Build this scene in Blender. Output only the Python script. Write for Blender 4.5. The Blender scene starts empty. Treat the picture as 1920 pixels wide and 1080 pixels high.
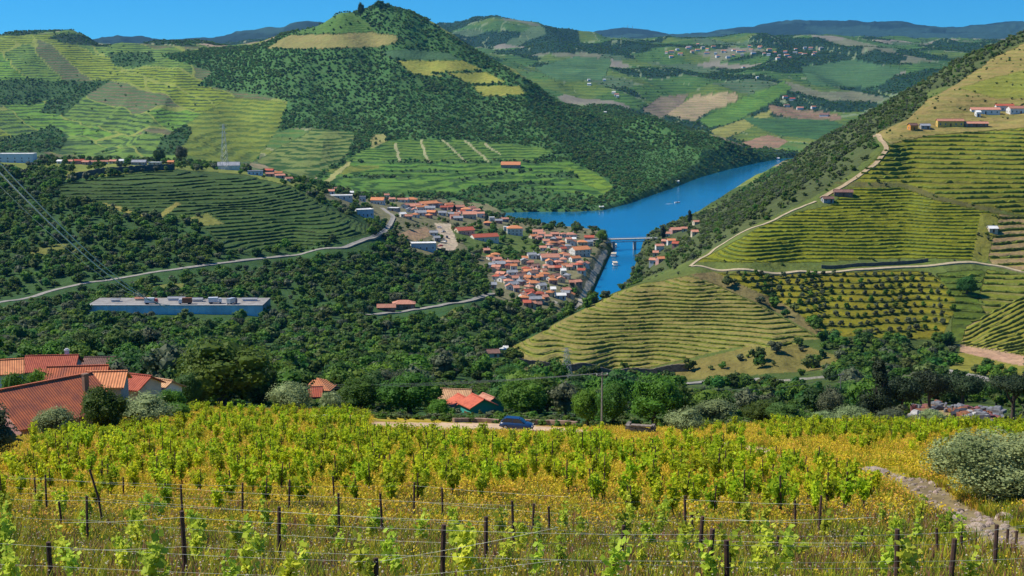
import bpy, bmesh, math, random
import numpy as np
from mathutils import Vector, Matrix

SC = bpy.context.scene
COL = SC.collection
RNG = np.random.default_rng(7)
random.seed(7)

# ------------------------------------------------------------------ camera, sky, sun, exposure
H = 190.0                      # camera height above the river
F = 2637.0                     # focal length in photo pixels (photo 1920 wide)
TH = math.atan(420.0 / F)      # pitch down; level line at photo row 120
cam_d = bpy.data.cameras.new("camera")
cam = bpy.data.objects.new("camera", cam_d); COL.objects.link(cam)
cam_d.sensor_width = 36.0
cam_d.lens = 36.0 * F / 1920.0
cam_d.clip_start = 0.3
cam_d.clip_end = 60000.0
cam.location = (0, 0, H)
cam.rotation_euler = (math.pi / 2 - TH, 0, 0)
SC.camera = cam

SUN_EL = math.radians(49)
SUN_AZ = math.radians(-80)     # measured from +Y towards +X: the sun stands to the left, a little ahead
sun_dir = Vector((math.sin(SUN_AZ) * math.cos(SUN_EL), math.cos(SUN_AZ) * math.cos(SUN_EL), math.sin(SUN_EL)))
sl = bpy.data.lights.new("sun", 'SUN'); sl.energy = 4.9; sl.angle = math.radians(0.5); sl.color = (1.0, 0.93, 0.80)
so = bpy.data.objects.new("sun", sl); COL.objects.link(so)
so.rotation_euler = sun_dir.to_track_quat('Z', 'Y').to_euler()

W = bpy.data.worlds.new("World"); SC.world = W; W.use_nodes = True
wt = W.node_tree; wt.nodes.clear()
wo = wt.nodes.new("ShaderNodeOutputWorld"); wb = wt.nodes.new("ShaderNodeBackground")
sky = wt.nodes.new("ShaderNodeTexSky"); sky.sky_type = 'NISHITA'; sky.sun_disc = False
sky.sun_elevation = SUN_EL; sky.sun_rotation = SUN_AZ
sky.altitude = 600; sky.air_density = 1.0; sky.dust_density = 0.0; sky.ozone_density = 3.0
tc = wt.nodes.new("ShaderNodeTexCoord"); mp = wt.nodes.new("ShaderNodeVectorMath"); mp.operation = 'ADD'
mp.inputs[1].default_value = (0, 0, 0.10)
nm = wt.nodes.new("ShaderNodeVectorMath"); nm.operation = 'NORMALIZE'
hs = wt.nodes.new("ShaderNodeHueSaturation"); hs.inputs['Saturation'].default_value = 1.5; hs.inputs['Value'].default_value = 0.84
mul = wt.nodes.new("ShaderNodeMix"); mul.data_type = 'RGBA'; mul.blend_type = 'MULTIPLY'
mul.inputs[0].default_value = 1.0; mul.inputs[7].default_value = (0.36, 0.84, 0.92, 1)
wt.links.new(tc.outputs['Generated'], mp.inputs[0]); wt.links.new(mp.outputs[0], nm.inputs[0]); wt.links.new(nm.outputs[0], sky.inputs['Vector'])
wt.links.new(sky.outputs[0], hs.inputs['Color']); wt.links.new(hs.outputs[0], mul.inputs[6])
wt.links.new(mul.outputs[2], wb.inputs[0]); wb.inputs[1].default_value = 0.15
wt.links.new(wb.outputs[0], wo.inputs[0])

SC.view_settings.view_transform = 'Standard'; SC.view_settings.look = 'None'
SC.view_settings.exposure = 0.30; SC.view_settings.gamma = 1.0
SC.view_settings.use_curve_mapping = False
SC.cycles.max_bounces = 5; SC.cycles.diffuse_bounces = 2; SC.cycles.glossy_bounces = 2
SC.cycles.transmission_bounces = 3; SC.cycles.transparent_max_bounces = 6; SC.cycles.volume_bounces = 0
SC.cycles.use_denoising = True
HAZE = 2.1e-5

# ------------------------------------------------------------------ helpers
CT, ST = math.cos(TH), math.sin(TH)
def ray(px, py):
    """photo pixel -> (x/Y, z/Y) slopes of the sight line (z relative to the camera)."""
    a = (px - 960.0) / F; b = (540.0 - py) / F
    yy = CT + b * ST
    return a / yy, (-ST + b * CT) / yy
def world(px, py, Y):
    u, s = ray(px, py)
    return u * Y, Y, H + s * Y
def topix(x, y, z):
    """world -> photo pixel (arrays)"""
    dz = z - H
    fw = y * CT - dz * ST
    up = y * ST + dz * CT
    return 960 + F * x / fw, 540 - F * up / fw

def hash2(ix, iy, seed=0):
    h = (ix.astype(np.int64) * 374761393 + iy.astype(np.int64) * 668265263 + seed * 974711) & 0x7fffffff
    h = ((h ^ (h >> 13)) * 1274126177) & 0x7fffffff
    return ((h ^ (h >> 16)) & 0xffff) / 65535.0
def vnoise(x, y, seed=0):
    ix = np.floor(x).astype(np.int64); iy = np.floor(y).astype(np.int64)
    fx = x - ix; fy = y - iy
    fx = fx * fx * (3 - 2 * fx); fy = fy * fy * (3 - 2 * fy)
    a = hash2(ix, iy, seed); b = hash2(ix + 1, iy, seed); c = hash2(ix, iy + 1, seed); d = hash2(ix + 1, iy + 1, seed)
    return (a * (1 - fx) + b * fx) * (1 - fy) + (c * (1 - fx) + d * fx) * fy
def fbm(x, y, octv=4, seed=0):
    s = 0; a = 0.5; t = 0
    for k in range(octv):
        s = s + a * vnoise(x, y, seed + k * 17); t += a; a *= 0.5; x = x * 2.03 + 5.3; y = y * 2.03 + 1.7
    return s / t
def inpoly(px, py, poly):
    P = np.asarray(poly, float); r = np.zeros(np.shape(px), bool); n = len(P)
    for i in range(n):
        x1, y1 = P[i]; x2, y2 = P[(i + 1) % n]
        if y1 == y2: continue
        c = ((y1 > py) != (y2 > py)) & (px < (x2 - x1) * (py - y1) / (y2 - y1) + x1)
        r ^= c
    return r
def sdist(px, py, poly, closed=True):
    """distance to the outline of a polygon / polyline"""
    P = np.asarray(poly, float); d = np.full(np.shape(px), 1e18); n = len(P)
    for i in range(n if closed else n - 1):
        a = P[i]; b = P[(i + 1) % n]; e = b - a; L = max(e @ e, 1e-9)
        t = np.clip(((px - a[0]) * e[0] + (py - a[1]) * e[1]) / L, 0, 1)
        d = np.minimum(d, (px - a[0] - t * e[0]) ** 2 + (py - a[1] - t * e[1]) ** 2)
    return np.sqrt(d)

# ------------------------------------------------------------------ the relief
# surveyed points: photo column, photo row, distance ahead in metres
CP = """
-600 1500 6;300 1500 6;960 1500 6;1700 1500 6;2500 1500 6
-500 1300 12;300 1290 12;960 1290 12;1600 1290 12;2400 1290 12
-500 1110 28;0 1100 28;500 1098 28;960 1098 28;1400 1096 28;1900 1090 28;2400 1080 28
0 1062 36;500 1062 36;960 1060 36;1500 1056 36;1900 1040 36
-400 990 50;0 988 50;500 985 50;960 985 50;1500 980 50;1900 962 50;2400 950 50
0 925 64;500 925 64;960 925 64;1500 922 64;1900 900 62
-400 870 94;0 870 90;500 860 94;960 862 94;1500 862 94;1900 850 90;2300 850 90
-300 840 125;50 832 120;300 815 130;500 812 130;960 826 130;1300 832 125;1600 824 125;1900 818 130
-400 835 150;30 828 150;200 800 160;400 782 165;600 784 170;800 797 172;968 803 176;1100 812 172;1250 818 165;1400 808 170;1600 800 170;1740 806 165;1900 808 170;2300 810 170
-400 790 220;0 775 220;100 745 230;250 740 230;400 755 220;600 765 225;800 778 225;950 780 220;1150 790 215;1350 788 220;1500 785 220;1700 790 220;1900 795 220;2300 780 220
-300 720 300;50 705 300;200 700 300;400 730 290;600 740 290;800 752 300;950 765 290;1150 762 290;1400 772 290;1600 775 290;1780 780 270;1900 780 280;2200 765 280
0 682 380;200 672 380;400 700 380;600 715 380;800 725 380;1000 738 380;1200 740 380;1400 748 380;1600 748 380;1800 745 380;2200 740 380
-300 650 500;0 650 500;300 655 500;600 685 500;850 700 500;1050 712 510;1250 724 500;1450 728 480;1650 722 480;1800 715 480;1900 722 480;2200 710 480
-300 600 700;0 612 680;150 600 720;320 604 740;480 600 740;640 640 640;800 660 620;930 668 640;700 610 740;900 615 760;1000 620 840
-200 560 850;0 560 850;150 572 800;320 562 790;480 568 790;600 575 800;700 590 790;740 582 850;900 565 900;980 600 900
-300 500 950;0 558 820;100 540 870;250 512 900;400 492 940;480 485 970;560 478 1000;700 447 1070;600 525 900;700 520 950;800 505 1050;760 462 1170;850 462 1250
-300 420 1080;0 440 1000;150 430 1020;300 440 1010;400 440 1010;400 400 1080;500 420 1060;600 440 1040;650 410 1120
-300 330 1200;0 330 1200;100 345 1170;220 330 1200;330 322 1240;450 330 1250;540 345 1230;620 385 1180
-300 296 1450;0 302 1420;130 308 1400;250 306 1420;400 316 1400;520 330 1380;600 352 1450;640 366 1450
700 388 1400;720 400 1330;760 420 1280;800 400 1450;840 430 1330;880 440 1330;900 420 1450;950 430 1440;700 372 1650;780 385 1600;870 398 1600
920 500 1180;930 470 1270;960 540 1040;1000 480 1270;1000 520 1120;1040 560 1020;1060 440 1470;1060 480 1300;1060 520 1180;1100 460 1400;1100 500 1240;1090 530 1130;1120 450 1440;1060 575 1010;1000 590 950;1100 600 1000
955 676 668;960 662 690;1000 634 705;1060 600 725;1100 577 740;1150 552 750;1200 534 757;1290 518 765
975 684 664;1050 690 672;1150 697 678;1220 698 680;1300 706 662;1400 700 655;1500 690 660;1600 672 665
1050 650 697;1150 620 712;1150 660 695;1250 600 722;1250 650 700;1350 560 742;1350 620 708;1430 560 745;1450 620 700;1540 635 695
980 690 655;1100 704 650;1200 712 640;1300 722 600;1400 715 610;1500 705 620;1250 730 560;1050 720 580
960 655 800;1000 650 850;1060 640 860;1100 620 880;1150 600 900;1200 570 930;1250 540 960;1130 570 1060;1180 540 1090
1310 502 780;1400 503 782;1500 503 786;1600 500 795;1700 498 800;1850 494 810;1920 510 800;2100 520 790;2400 500 800
1350 540 760;1450 575 748;1550 600 735;1650 620 722;1740 630 715;1500 540 765;1650 560 755;1780 560 750
1780 640 700;1850 600 720;1920 560 745;1920 650 690;1820 650 690;2100 600 700
1700 690 580;1800 690 570;1920 690 580;1600 700 560
1300 492 795;1340 490 805;1500 488 812;1700 480 820;1850 470 825;1920 440 850;2100 430 850
1400 432 842;1500 440 840;1600 430 850;1750 430 850;1850 410 860;1480 396 872;1600 385 885;1750 385 880;1860 390 880;2100 380 880
1540 365 900;1600 338 925;1640 300 965;1665 270 1000;1700 345 935;1800 340 930;1920 330 925;2200 320 920
1700 290 1000;1800 290 990;1920 285 985;1700 250 1040;1800 245 1045;1920 235 1040;2200 230 1040
1700 225 1090;1760 190 1160;1850 215 1120;1920 210 1130;1850 150 1280;1920 130 1310;1920 80 1440;1850 118 1380;2100 60 1350;2100 0 1550;2400 -40 1500;2400 150 1150
1800 112 1560;1740 150 1540;1700 170 1580;1640 206 1620;1600 228 1640;1560 250 1660;1520 272 1700;1500 290 1700;1485 305 1800;1920 58 1540
1640 250 1250;1600 280 1200;1560 310 1150;1500 350 1080;1440 385 1050;1560 280 1400;1500 320 1400;1440 360 1300
1700 200 1350;1750 170 1350;1800 140 1400
1300 480 830;1300 460 1000;1330 430 1150;1380 400 1200;1400 375 1500;1340 410 1500;1440 345 1700;1270 440 1450;1240 460 1330;1240 490 1130;1210 480 1330;1260 500 980;1290 495 860;1220 520 1030
1600 300 2150;1700 290 2150;1800 270 2150;1920 250 2150;2200 150 2100;2200 250 2600
1560 291 2800;1650 285 2900;1800 278 3000;2000 270 3000
850 398 1800;930 395 1830;1000 392 1870;1075 391 1880
700 365 1850;780 366 1850;900 372 1950;1000 372 2000;1130 380 1900;1150 350 2080;1230 345 2150;1310 320 2300;1360 305 2420;1420 296 2560;1460 290 2680
700 340 2050;850 345 2050;1000 335 2130;1080 320 2220;700 304 2280;850 304 2280;1000 300 2300;1040 280 2400;870 262 2450;720 262 2450;590 300 2250;560 330 1950;620 345 1900;480 300 2200
700 240 2550;700 200 2700;700 150 2850;700 110 2950;700 70 3030;710 30 3080;712 8 3110
600 240 2550;600 180 2750;600 130 2880;590 90 2960;600 62 3060;640 22 3100;560 52 3160
800 240 2560;800 180 2760;800 130 2900;800 80 3010;770 18 3100;810 38 3080;850 66 3040
900 240 2580;900 180 2760;900 140 2900;900 100 2980;950 128 2930
1000 240 2600;1000 190 2780;1000 156 2880;1100 240 2680;1100 192 2830;1100 300 2400;1200 260 2700;1200 216 2810;1200 310 2380;1300 280 2620;1300 247 2760;1300 310 2430;1400 288 2660;1400 277 2740;1350 262 2740;1450 290 2740
500 240 2500;500 180 2800;500 130 2950;500 86 3150;440 130 3100;440 200 2800;440 260 2500;520 70 3200;400 290 2150
350 110 3500;300 95 3900;350 160 3100;350 220 2750;350 270 2400;300 130 3400;420 100 3400
200 110 3900;200 92 4300;200 160 3350;200 220 2900;200 275 2450;230 88 4400;170 75 4400;130 62 4400;90 68 4350
50 85 4000;50 130 3500;50 180 3150;50 230 2850;50 275 2500;-50 75 4300;-200 70 4300;-200 150 3300;-200 250 2500;-500 60 4300;-500 200 2800;-400 290 1900
0 300 1900;100 304 1900;250 300 1900;350 305 1900
300 110 5200;200 105 5500;500 130 4500;700 150 4500;850 130 4500;1000 160 3700;1100 205 3700;1200 225 3600;1300 245 3500;600 140 6500;300 110 7000;0 110 6500;-300 100 6500
900 140 6000;900 110 4800
-300 84 9500;0 86 9500;200 79 9500;240 77 9500;280 83 9500;340 85 9500;380 82 9500;430 74 9500;470 69 9500;510 60 9500;545 45 9500;575 41 9500;620 50 9500;700 66 9500;850 72 9500
860 72 6600;920 68 6600;980 62 6600;1040 64 6600;1100 78 6600;1150 85 6600
900 100 5800;960 120 5200;1000 140 4600;1060 110 5400;1050 160 4200;1120 130 4800;1150 180 4000;1150 200 3700
1200 110 5300;1230 92 5900;1250 150 4500;1250 200 3900;1300 230 3600;1350 258 3350;1400 272 3250;1450 278 3150
1290 82 6300;1350 76 6600;1400 74 6800;1500 74 6800;1600 78 6700;1700 84 6500;1800 90 6400;1950 95 6300
1340 100 5600;1450 98 5700;1540 108 5500;1340 150 4600;1340 200 3900;1440 150 4600;1440 200 3900;1440 240 3500
1540 150 4700;1540 200 4000;1540 240 3550;1500 265 3250;1640 130 5000;1640 180 4200;1700 230 3600;1800 200 3700;1950 200 3700
1090 72 12500;1130 62 12500;1180 57 12500;1230 66 12500;1270 71 12500;1310 68 12500;1350 60 12500;1400 55 12500;1440 46 12500;1480 43 12500;1560 46 12500;1610 46 12500;1650 43 12500;1690 41 12500;1740 47 12500;1800 52 12500;1860 46 12500;1900 42 12500;2100 44 12500;2400 50 12500
-600 130 16000;0 130 16000;400 130 16000;800 130 16000;1200 125 16000;1600 120 16000;2000 120 16000;2500 120 16000
-600 110 14200;0 110 14200;400 108 14200;800 105 14200;1200 90 14200;1600 80 14200;2000 80 14200;2500 80 14200
740 45 3260;780 65 3260;820 90 3260;860 112 3220;900 135 3200;950 165 3150;1000 190 3100;1100 222 3050;1200 240 3020;1300 268 2980;1400 290 2950
660 45 3300;600 70 3350;560 80 3400;700 40 3350;760 75 3500;850 130 3500;950 170 3450;680 80 3700;760 110 3900;600 100 3800
1280 90 9500;1500 95 9500;1700 95 9500;2000 100 9500;1000 90 9500
"""
pts = []
for ln in CP.split('\n'):
    for t in ln.split(';'):
        q = t.split()
        if len(q) == 3: pts.append([float(v) for v in q])
pts = np.array(pts)
KV = 0.30
LNY = np.log
_u = np.array([ray(p[0], p[1])[0] for p in pts]); _s = np.array([ray(p[0], p[1])[1] for p in pts]); _v = LNY(pts[:, 2]) * KV
def kern(r): return r ** 1.25
_n = len(pts)
_A = kern(np.hypot(_u[:, None] - _u[None], _v[:, None] - _v[None]))
_A[np.diag_indices(_n)] -= 2e-4
_P = np.c_[np.ones(_n), _u, _v]
_M = np.zeros((_n + 3, _n + 3)); _M[:_n, :_n] = _A; _M[:_n, _n:] = _P; _M[_n:, :_n] = _P.T
_w = np.linalg.solve(_M, np.r_[_s, 0, 0, 0])
YMIN, YMAX = 3.0, 16000.0
CU = np.linspace(-1.3, 1.3, 560); CV = np.linspace(LNY(YMIN) * KV, LNY(YMAX) * KV, 460)
gs = np.zeros((len(CV), len(CU)))
for j, v in enumerate(CV):
    r = np.hypot(CU[:, None] - _u[None], v - _v[None])
    gs[j] = kern(r) @ _w[:_n] + _w[_n] + _w[_n + 1] * CU + _w[_n + 2] * v
# smooth a little (keeps ridges, removes the cones round survey points)
for it in range(2):
    g2 = gs.copy(); g2[1:-1, 1:-1] = (gs[1:-1, 1:-1] * 4 + gs[:-2, 1:-1] + gs[2:, 1:-1] + gs[1:-1, :-2] + gs[1:-1, 2:]) / 8; gs = g2
def cubic_up(arr, n_new):
    """Catmull-Rom resample along axis 0 of an evenly spaced array"""
    n = arr.shape[0]; t = np.linspace(0, n - 1, n_new) if np.isscalar(n_new) else n_new
    i = np.clip(np.floor(t).astype(int), 0, n - 2); f = (t - i)[:, None]
    p0 = arr[np.clip(i - 1, 0, n - 1)]; p1 = arr[i]; p2 = arr[i + 1]; p3 = arr[np.clip(i + 2, 0, n - 1)]
    return 0.5 * (2 * p1 + (p2 - p0) * f + (2 * p0 - 5 * p1 + 4 * p2 - p3) * f ** 2 + (3 * p1 - p0 - 3 * p2 + p3) * f ** 3)

# river outline, traced on the water plane
RIV = [(1096,580),(1106,562),(1120,530),(1131,505),(1142,482),(1150,468),(1146,455),(1130,442),(1085,434),(1040,428),(1000,424),(965,418),(930,412),(880,408),
       (880,402),(940,399),(1000,397),(1075,397),(1130,394),(1180,381),(1230,363),(1262,352),(1310,333),(1360,319),(1420,305),(1468,297),(1560,291),(1800,284),(1900,283),
       (1900,290),(1600,300),(1500,308),(1462,322),(1400,352),(1360,374),(1320,398),(1290,415),(1250,430),(1218,443),(1206,455),(1200,475),(1188,505),(1178,530),(1165,552),(1150,580)]
def on_water(px, py):
    u, s = ray(px, py); Y = -H / s; return (u * Y, Y)
RIVW = [on_water(*p) for p in RIV]

# final grid: columns even in slope, rows packed where the picture needs them
NU, NV = 1300, 1250
U = np.concatenate([-np.linspace(1.25 ** .5, .385 ** .5, 90, endpoint=False) ** 2, np.linspace(-0.385, 0.385, NU - 180, endpoint=False), np.linspace(.385 ** .5, 1.25 ** .5, 90) ** 2])
fine = cubic_up(gs, 2400); vv = np.linspace(CV[0], CV[-1], 2400)
dens = np.abs(np.diff(fine[:, 200:360], axis=0)).max(axis=1) * F
dens = np.convolve(np.r_[dens[:8], dens, dens[-8:]], np.ones(17) / 17, 'valid')[:len(dens)] + 0.05
cum = np.r_[0, np.cumsum(dens)]
V = np.interp(np.linspace(0, cum[-1], NV), cum, vv)
tv = (V - CV[0]) / (CV[1] - CV[0]); tu = (U - CU[0]) / (CU[1] - CU[0])
G = cubic_up(cubic_up(gs, tv).T, tu).T                     # (NV, NU) slopes z/Y
YY = np.exp(V / KV)[:, None] * np.ones(NU)[None]
XX = U[None] * YY
ZZ = H + G * YY
# natural relief: spurs and gullies, growing with distance
def sm(a, b, x):
    t = np.clip((x - a) / (b - a), 0, 1); return t * t * (3 - 2 * t)
def ridged(x, y, o, sd_): return 1 - np.abs(2 * fbm(x, y, o, sd_) - 1)
wx = XX + 120 * fbm(XX / 500, YY / 500, 2, 71); wy = YY + 120 * fbm(XX / 500 + 9, YY / 500, 2, 72)
rg = ridged(wx / 1500 + 3.4, wy / 2300, 3, 3)
rg2 = ridged(wx / 420, wy / 800, 3, 9)
far = sm(2700, 4300, YY)
ZZ += far * (1 - .35*sm(9000,12000,YY)) * ((rg - 0.80) * 150 * np.clip(YY / 5000, .6, 1.3) + (rg2 - 0.7) * 40) * (1 - .55 * sm(7000, 10500, YY))
mtn = sm(1950, 2300, YY)                                  # gullies on the faces of the river hills
ZZ += mtn * (ridged(wx / 260 + wy / 900, wy / 1400, 3, 14) - 0.64) * 46 * sm(0, 60, ZZ) * (1 - .6 * sm(2800, 3050, YY) * (1 - far))
spur = sm(1950, 2350, YY) * (1 - sm(4000, 4700, YY)) * (1 - sm(-.175, -.145, U[None] + 0 * YY))   # long spurs running down towards the river on the left
sx_ = XX + .13 * YY + 70 * fbm(XX / 300, YY / 500, 3, 73)
ZZ += spur * ((ridged(sx_ / 330, YY / 2600, 2, 16) - .62) * 52 + (ridged(sx_ / 120 + 4, YY / 900, 2, 18) - .6) * 14)
ZZ += far * (ridged(wx / 230 + wy / 1500, wy / 700, 3, 19) - .6) * 30
mid = sm(260, 600, YY)
ZZ += mid * (fbm(XX / 60, YY / 60, 3, 21) - 0.5) * 5.0
ZZ += sm(20, 60, YY) * (fbm(XX / 9, YY / 9, 3, 5) - 0.5) * 0.7
# river bed and banks
sd = np.full(XX.shape, 999.0)
near_r = (YY > 950) & (YY < 4200)
_x = XX[near_r]; _y = YY[near_r]
_d = sdist(_x, _y, RIVW); _i = inpoly(_x, _y, RIVW); _d[_i] *= -1
sd[near_r] = _d
ZZ = np.where(sd < 0, -6 * sm(0, 12, -sd) - 0.3, np.maximum(ZZ, np.minimum(1.0 + 0.25 * np.minimum(sd, 40), 3.5)))
ZZ = np.where((sd >= 0) & (sd < 60), np.minimum(ZZ, 1.2 + sd * 0.9), ZZ)

def zat(x, y):
    """ground height under world (x, y), arrays or floats"""
    x = np.asarray(x, float); y = np.maximum(np.asarray(y, float), YMIN)
    v = LNY(y) * KV; u = x / y
    jj = np.interp(v, V, np.arange(NV)); ii = np.interp(u, U, np.arange(NU))
    j = np.clip(jj.astype(int), 0, NV - 2); i = np.clip(ii.astype(int), 0, NU - 2); fj = jj - j; fi = ii - i
    return ((ZZ[j, i] * (1 - fi) + ZZ[j, i + 1] * fi) * (1 - fj) + (ZZ[j + 1, i] * (1 - fi) + ZZ[j + 1, i + 1] * fi) * fj)
def hit(px, py, y0=4.0, y1=15000.0):
    """first ground point the sight line through a photo pixel meets between two distances"""
    u, s = ray(px, py)
    ys = np.exp(np.linspace(math.log(y0), math.log(y1), 6000))
    g = H + s * ys - zat(u * ys, ys)
    k = np.where(g <= 0)[0]
    if len(k) == 0: k = int(np.argmin(g))
    else: k = int(k[0])
    if k > 0 and g[k - 1] > 0 >= g[k]:
        t = g[k - 1] / (g[k - 1] - g[k]); Y = ys[k - 1] + t * (ys[k] - ys[k - 1])
    else: Y = ys[k]
    return Vector((u * Y, Y, float(zat(u * Y, Y))))
PX, PY = topix(XX, YY, ZZ)
# which vertices the camera could see (running horizon along each sight column, not counting trees)
_run = np.maximum.accumulate((ZZ - H) / YY, axis=0)
VIS = ((ZZ - H) / YY >= _run - 0.0015)
# ------------------------------------------------------------------ land cover
def jpx(a, s):  # ragged borders
    return a + (fbm(XX / (YY * 0.006) , YY / (YY * 0.02 + 1) * 8 + XX / (YY * 0.01), 2, s) - 0.5) * 9
PXJ = PX + (fbm(XX / 23, YY / 23, 3, 31) - .5) * 7; PYJ = PY + (fbm(XX / 23 + 40, YY / 23, 3, 32) - .5) * 3.5
C1 = np.zeros(XX.shape + (3,), np.float32); C2 = np.zeros_like(C1)
TF = np.zeros(XX.shape, np.float32); SM = np.zeros(XX.shape, np.float32)
DEN = np.zeros(XX.shape, np.float32)        # trees per square metre
FID = np.zeros(XX.shape, np.int16)          # fields whose rows are modelled
def region(poly, y0, y1):
    P = np.asarray(poly, float)
    m = (YY >= y0) & (YY <= y1) & (PXJ >= P[:, 0].min()) & (PXJ <= P[:, 0].max()) & (PYJ >= P[:, 1].min()) & (PYJ <= P[:, 1].max())
    r = np.zeros(XX.shape, bool)
    r[m] = inpoly(PXJ[m], PYJ[m], P)
    return r
def put(m, c, c2=None, t=None, sm_=0.0, den=0.0, fid=0):
    C1[m] = c; C2[m] = c if c2 is None else c2
    SM[m] = sm_ if c2 is not None else 0.0
    if t is not None: TF[m] = t[m]
    DEN[m] = den; FID[m] = fid
def fill(poly, y0, y1, c, **k): put(region(poly, y0, y1), c, **k)
wob = (fbm(XX / 45, YY / 45, 3, 51) - .5)
ZROW = ZZ + wob * 2.2
SOIL = (.21, .155, .075); TAN = (.33, .25, .14); PALE = (.50, .40, .27)
FOREST = (.040, .085, .024)
YG = (.15, .20, .014); GR = (.075, .145, .022)

# far country: a patchwork of vineyards, woods and bare plots
def cells(x, y, sx, sy, seed):
    gx = x / sx; gy = y / sy; ix = np.floor(gx); iy = np.floor(gy)
    best = np.full(x.shape, 9.); sec = np.full(x.shape, 9.); cid = np.zeros(x.shape)
    for dx in (-1, 0, 1):
        for dy in (-1, 0, 1):
            cx = ix + dx; cy = iy + dy
            px_ = cx + hash2(cx, cy, seed); py_ = cy + hash2(cx, cy, seed + 1)
            d = np.hypot(gx - px_, gy - py_)
            n = d < best
            sec = np.where(n, best, np.minimum(sec, d)); cid = np.where(n, hash2(cx, cy, seed + 2) , cid); best = np.where(n, d, best)
    return cid, sec - best
base = YY > 1900
put(np.ones(XX.shape, bool), (.06, .09, .02), den=.004)
cid, edge = cells(XX + 90 * fbm(XX / 160, YY / 160, 3, 61) + .35 * YY, YY + 160 * fbm(XX / 200, YY / 200, 3, 62) , 120, 220, 5)
cid2, _ = cells(XX + 60 * fbm(XX / 90, YY / 90, 3, 63), YY, 90, 160, 15)
ZT = (ZZ + wob * 6) / 7.0
fo = fbm(XX / 330 + .5, YY / 420, 3, 66)
for lo, hi, c, c2, s_, den in ((0, .20, (.075, .15, .035), (.13, .17, .04), .9, 0.0003), (.20, .40, (.11, .18, .035), (.05, .10, .03), .9, 0.0002), (.40, .56, (.17, .20, .035), (.09, .14, .035), .8, .0001),
                           (.56, .66, (.26, .21, .12), (.19, .18, .09), .6, 0), (.66, .72, (.33, .24, .17), None, 0, 0), (.72, .84, (.10, .15, .06), (.16, .17, .08), .9, .0005), (.84, 1.01, (.028, .06, .030), None, 0, .008)):
    m = base & (cid >= lo) & (cid < hi); put(m, c, c2=c2, t=ZT, sm_=s_, den=den)
m = base & (fo > .60); put(m, (.028, .06, .030), den=.007)
m = base & (edge < .035) & (cid2 > .45); put(m, (.27, .27, .13)); 
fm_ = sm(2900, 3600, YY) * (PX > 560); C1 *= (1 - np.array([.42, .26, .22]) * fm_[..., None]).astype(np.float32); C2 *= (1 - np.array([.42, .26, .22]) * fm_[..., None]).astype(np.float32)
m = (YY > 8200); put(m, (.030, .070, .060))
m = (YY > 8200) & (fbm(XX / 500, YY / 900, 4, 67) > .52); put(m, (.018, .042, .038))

for q, c, c2 in (([(1205,205),(1240,180),(1290,178),(1275,205),(1240,222)], (.18,.14,.10), (.13,.13,.06)), ([(1250,215),(1300,180),(1380,172),(1385,188),(1330,208),(1300,228)], (.30,.23,.13), (.22,.20,.09)),
        ([(1310,225),(1390,185),(1470,152),(1485,165),(1450,190),(1380,228),(1330,240)], (.09,.18,.03), (.06,.13,.028)), ([(1330,245),(1400,222),(1450,205),(1440,222),(1390,248),(1350,262)], (.24,.24,.06), (.17,.18,.05)),
        ([(1440,196),(1500,205),(1575,215),(1580,226),(1500,224),(1450,214)], (.22,.14,.09), (.16,.14,.07)), ([(1390,268),(1440,252),(1478,265),(1460,277),(1410,278)], (.26,.16,.10), (.18,.14,.08)),
        ([(1390,220),(1560,226),(1600,240),(1540,262),(1460,255),(1420,240)], (.05,.12,.035), (.035,.08,.03)), ([(1500,125),(1600,112),(1700,130),(1640,165),(1520,160)], (.05,.12,.045), (.08,.14,.05)), ([(1000,128),(1080,105),(1150,112),(1130,150),(1040,150)], (.05,.12,.045), (.09,.15,.05))):
    fill(q, 2950, 6500, c, c2=c2, t=ZT * 1.3, sm_=.8)
# hills left of the cone: long terraced slopes with woods between
L = [(-900,100),(130,62),(300,85),(480,90),(540,190),(520,240),(480,300),(430,330),(-900,330)]
m = region(L, 1800, 5200); put(m, (.12, .20, .035), c2=(.035, .07, .024), t=ZT * 1.25, sm_=1.0, den=.00012)
cidL, edL = cells(XX + .55 * YY + 60 * fbm(XX / 160, YY / 160, 3, 64), YY * .8, 95, 700, 8)
for lo, hi, c, c2 in ((0, .25, (.18, .235, .025), (.055, .085, .022)), (.25, .42, (.08, .13, .045), (.14, .12, .06)), (.75, .9, (.12, .23, .03), (.045, .09, .025))):
    put(m & (cidL >= lo) & (cidL < hi), c, c2=c2, t=ZT * 1.25, sm_=1.0, den=.0001)
put(m & (edL < .03), (.20, .23, .05))
fill([(330,245),(430,182),(545,192),(520,245),(478,300),(400,312),(330,305)], 1800, 3600, (.16, .20, .03), c2=(.07, .115, .022), t=ZT*1.1, sm_=.9)
fill([(-300,150),(60,148),(125,152),(205,150),(150,165),(110,178),(60,198),(-300,185)], 1900, 4500, FOREST, den=.012)
fill([(130,160),(210,150),(160,180),(120,215),(75,212),(90,190)], 1900, 4500, FOREST, den=.012)
fill([(60,250),(100,235),(130,255),(110,285),(0,285),(0,262)], 1900, 4500, FOREST, den=.01)
fill([(200,100),(285,98),(290,118),(260,125),(215,125)], 1900, 5200, FOREST, den=.009)
fill([(300,262),(350,232),(360,250),(330,290),(290,290)], 1900, 4500, FOREST, den=.01)
fill([(130,62),(100,66),(90,72),(130,82),(190,88),(212,90),(180,74)], 3000, 5600, (.03,.06,.03), den=.008)
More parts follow.
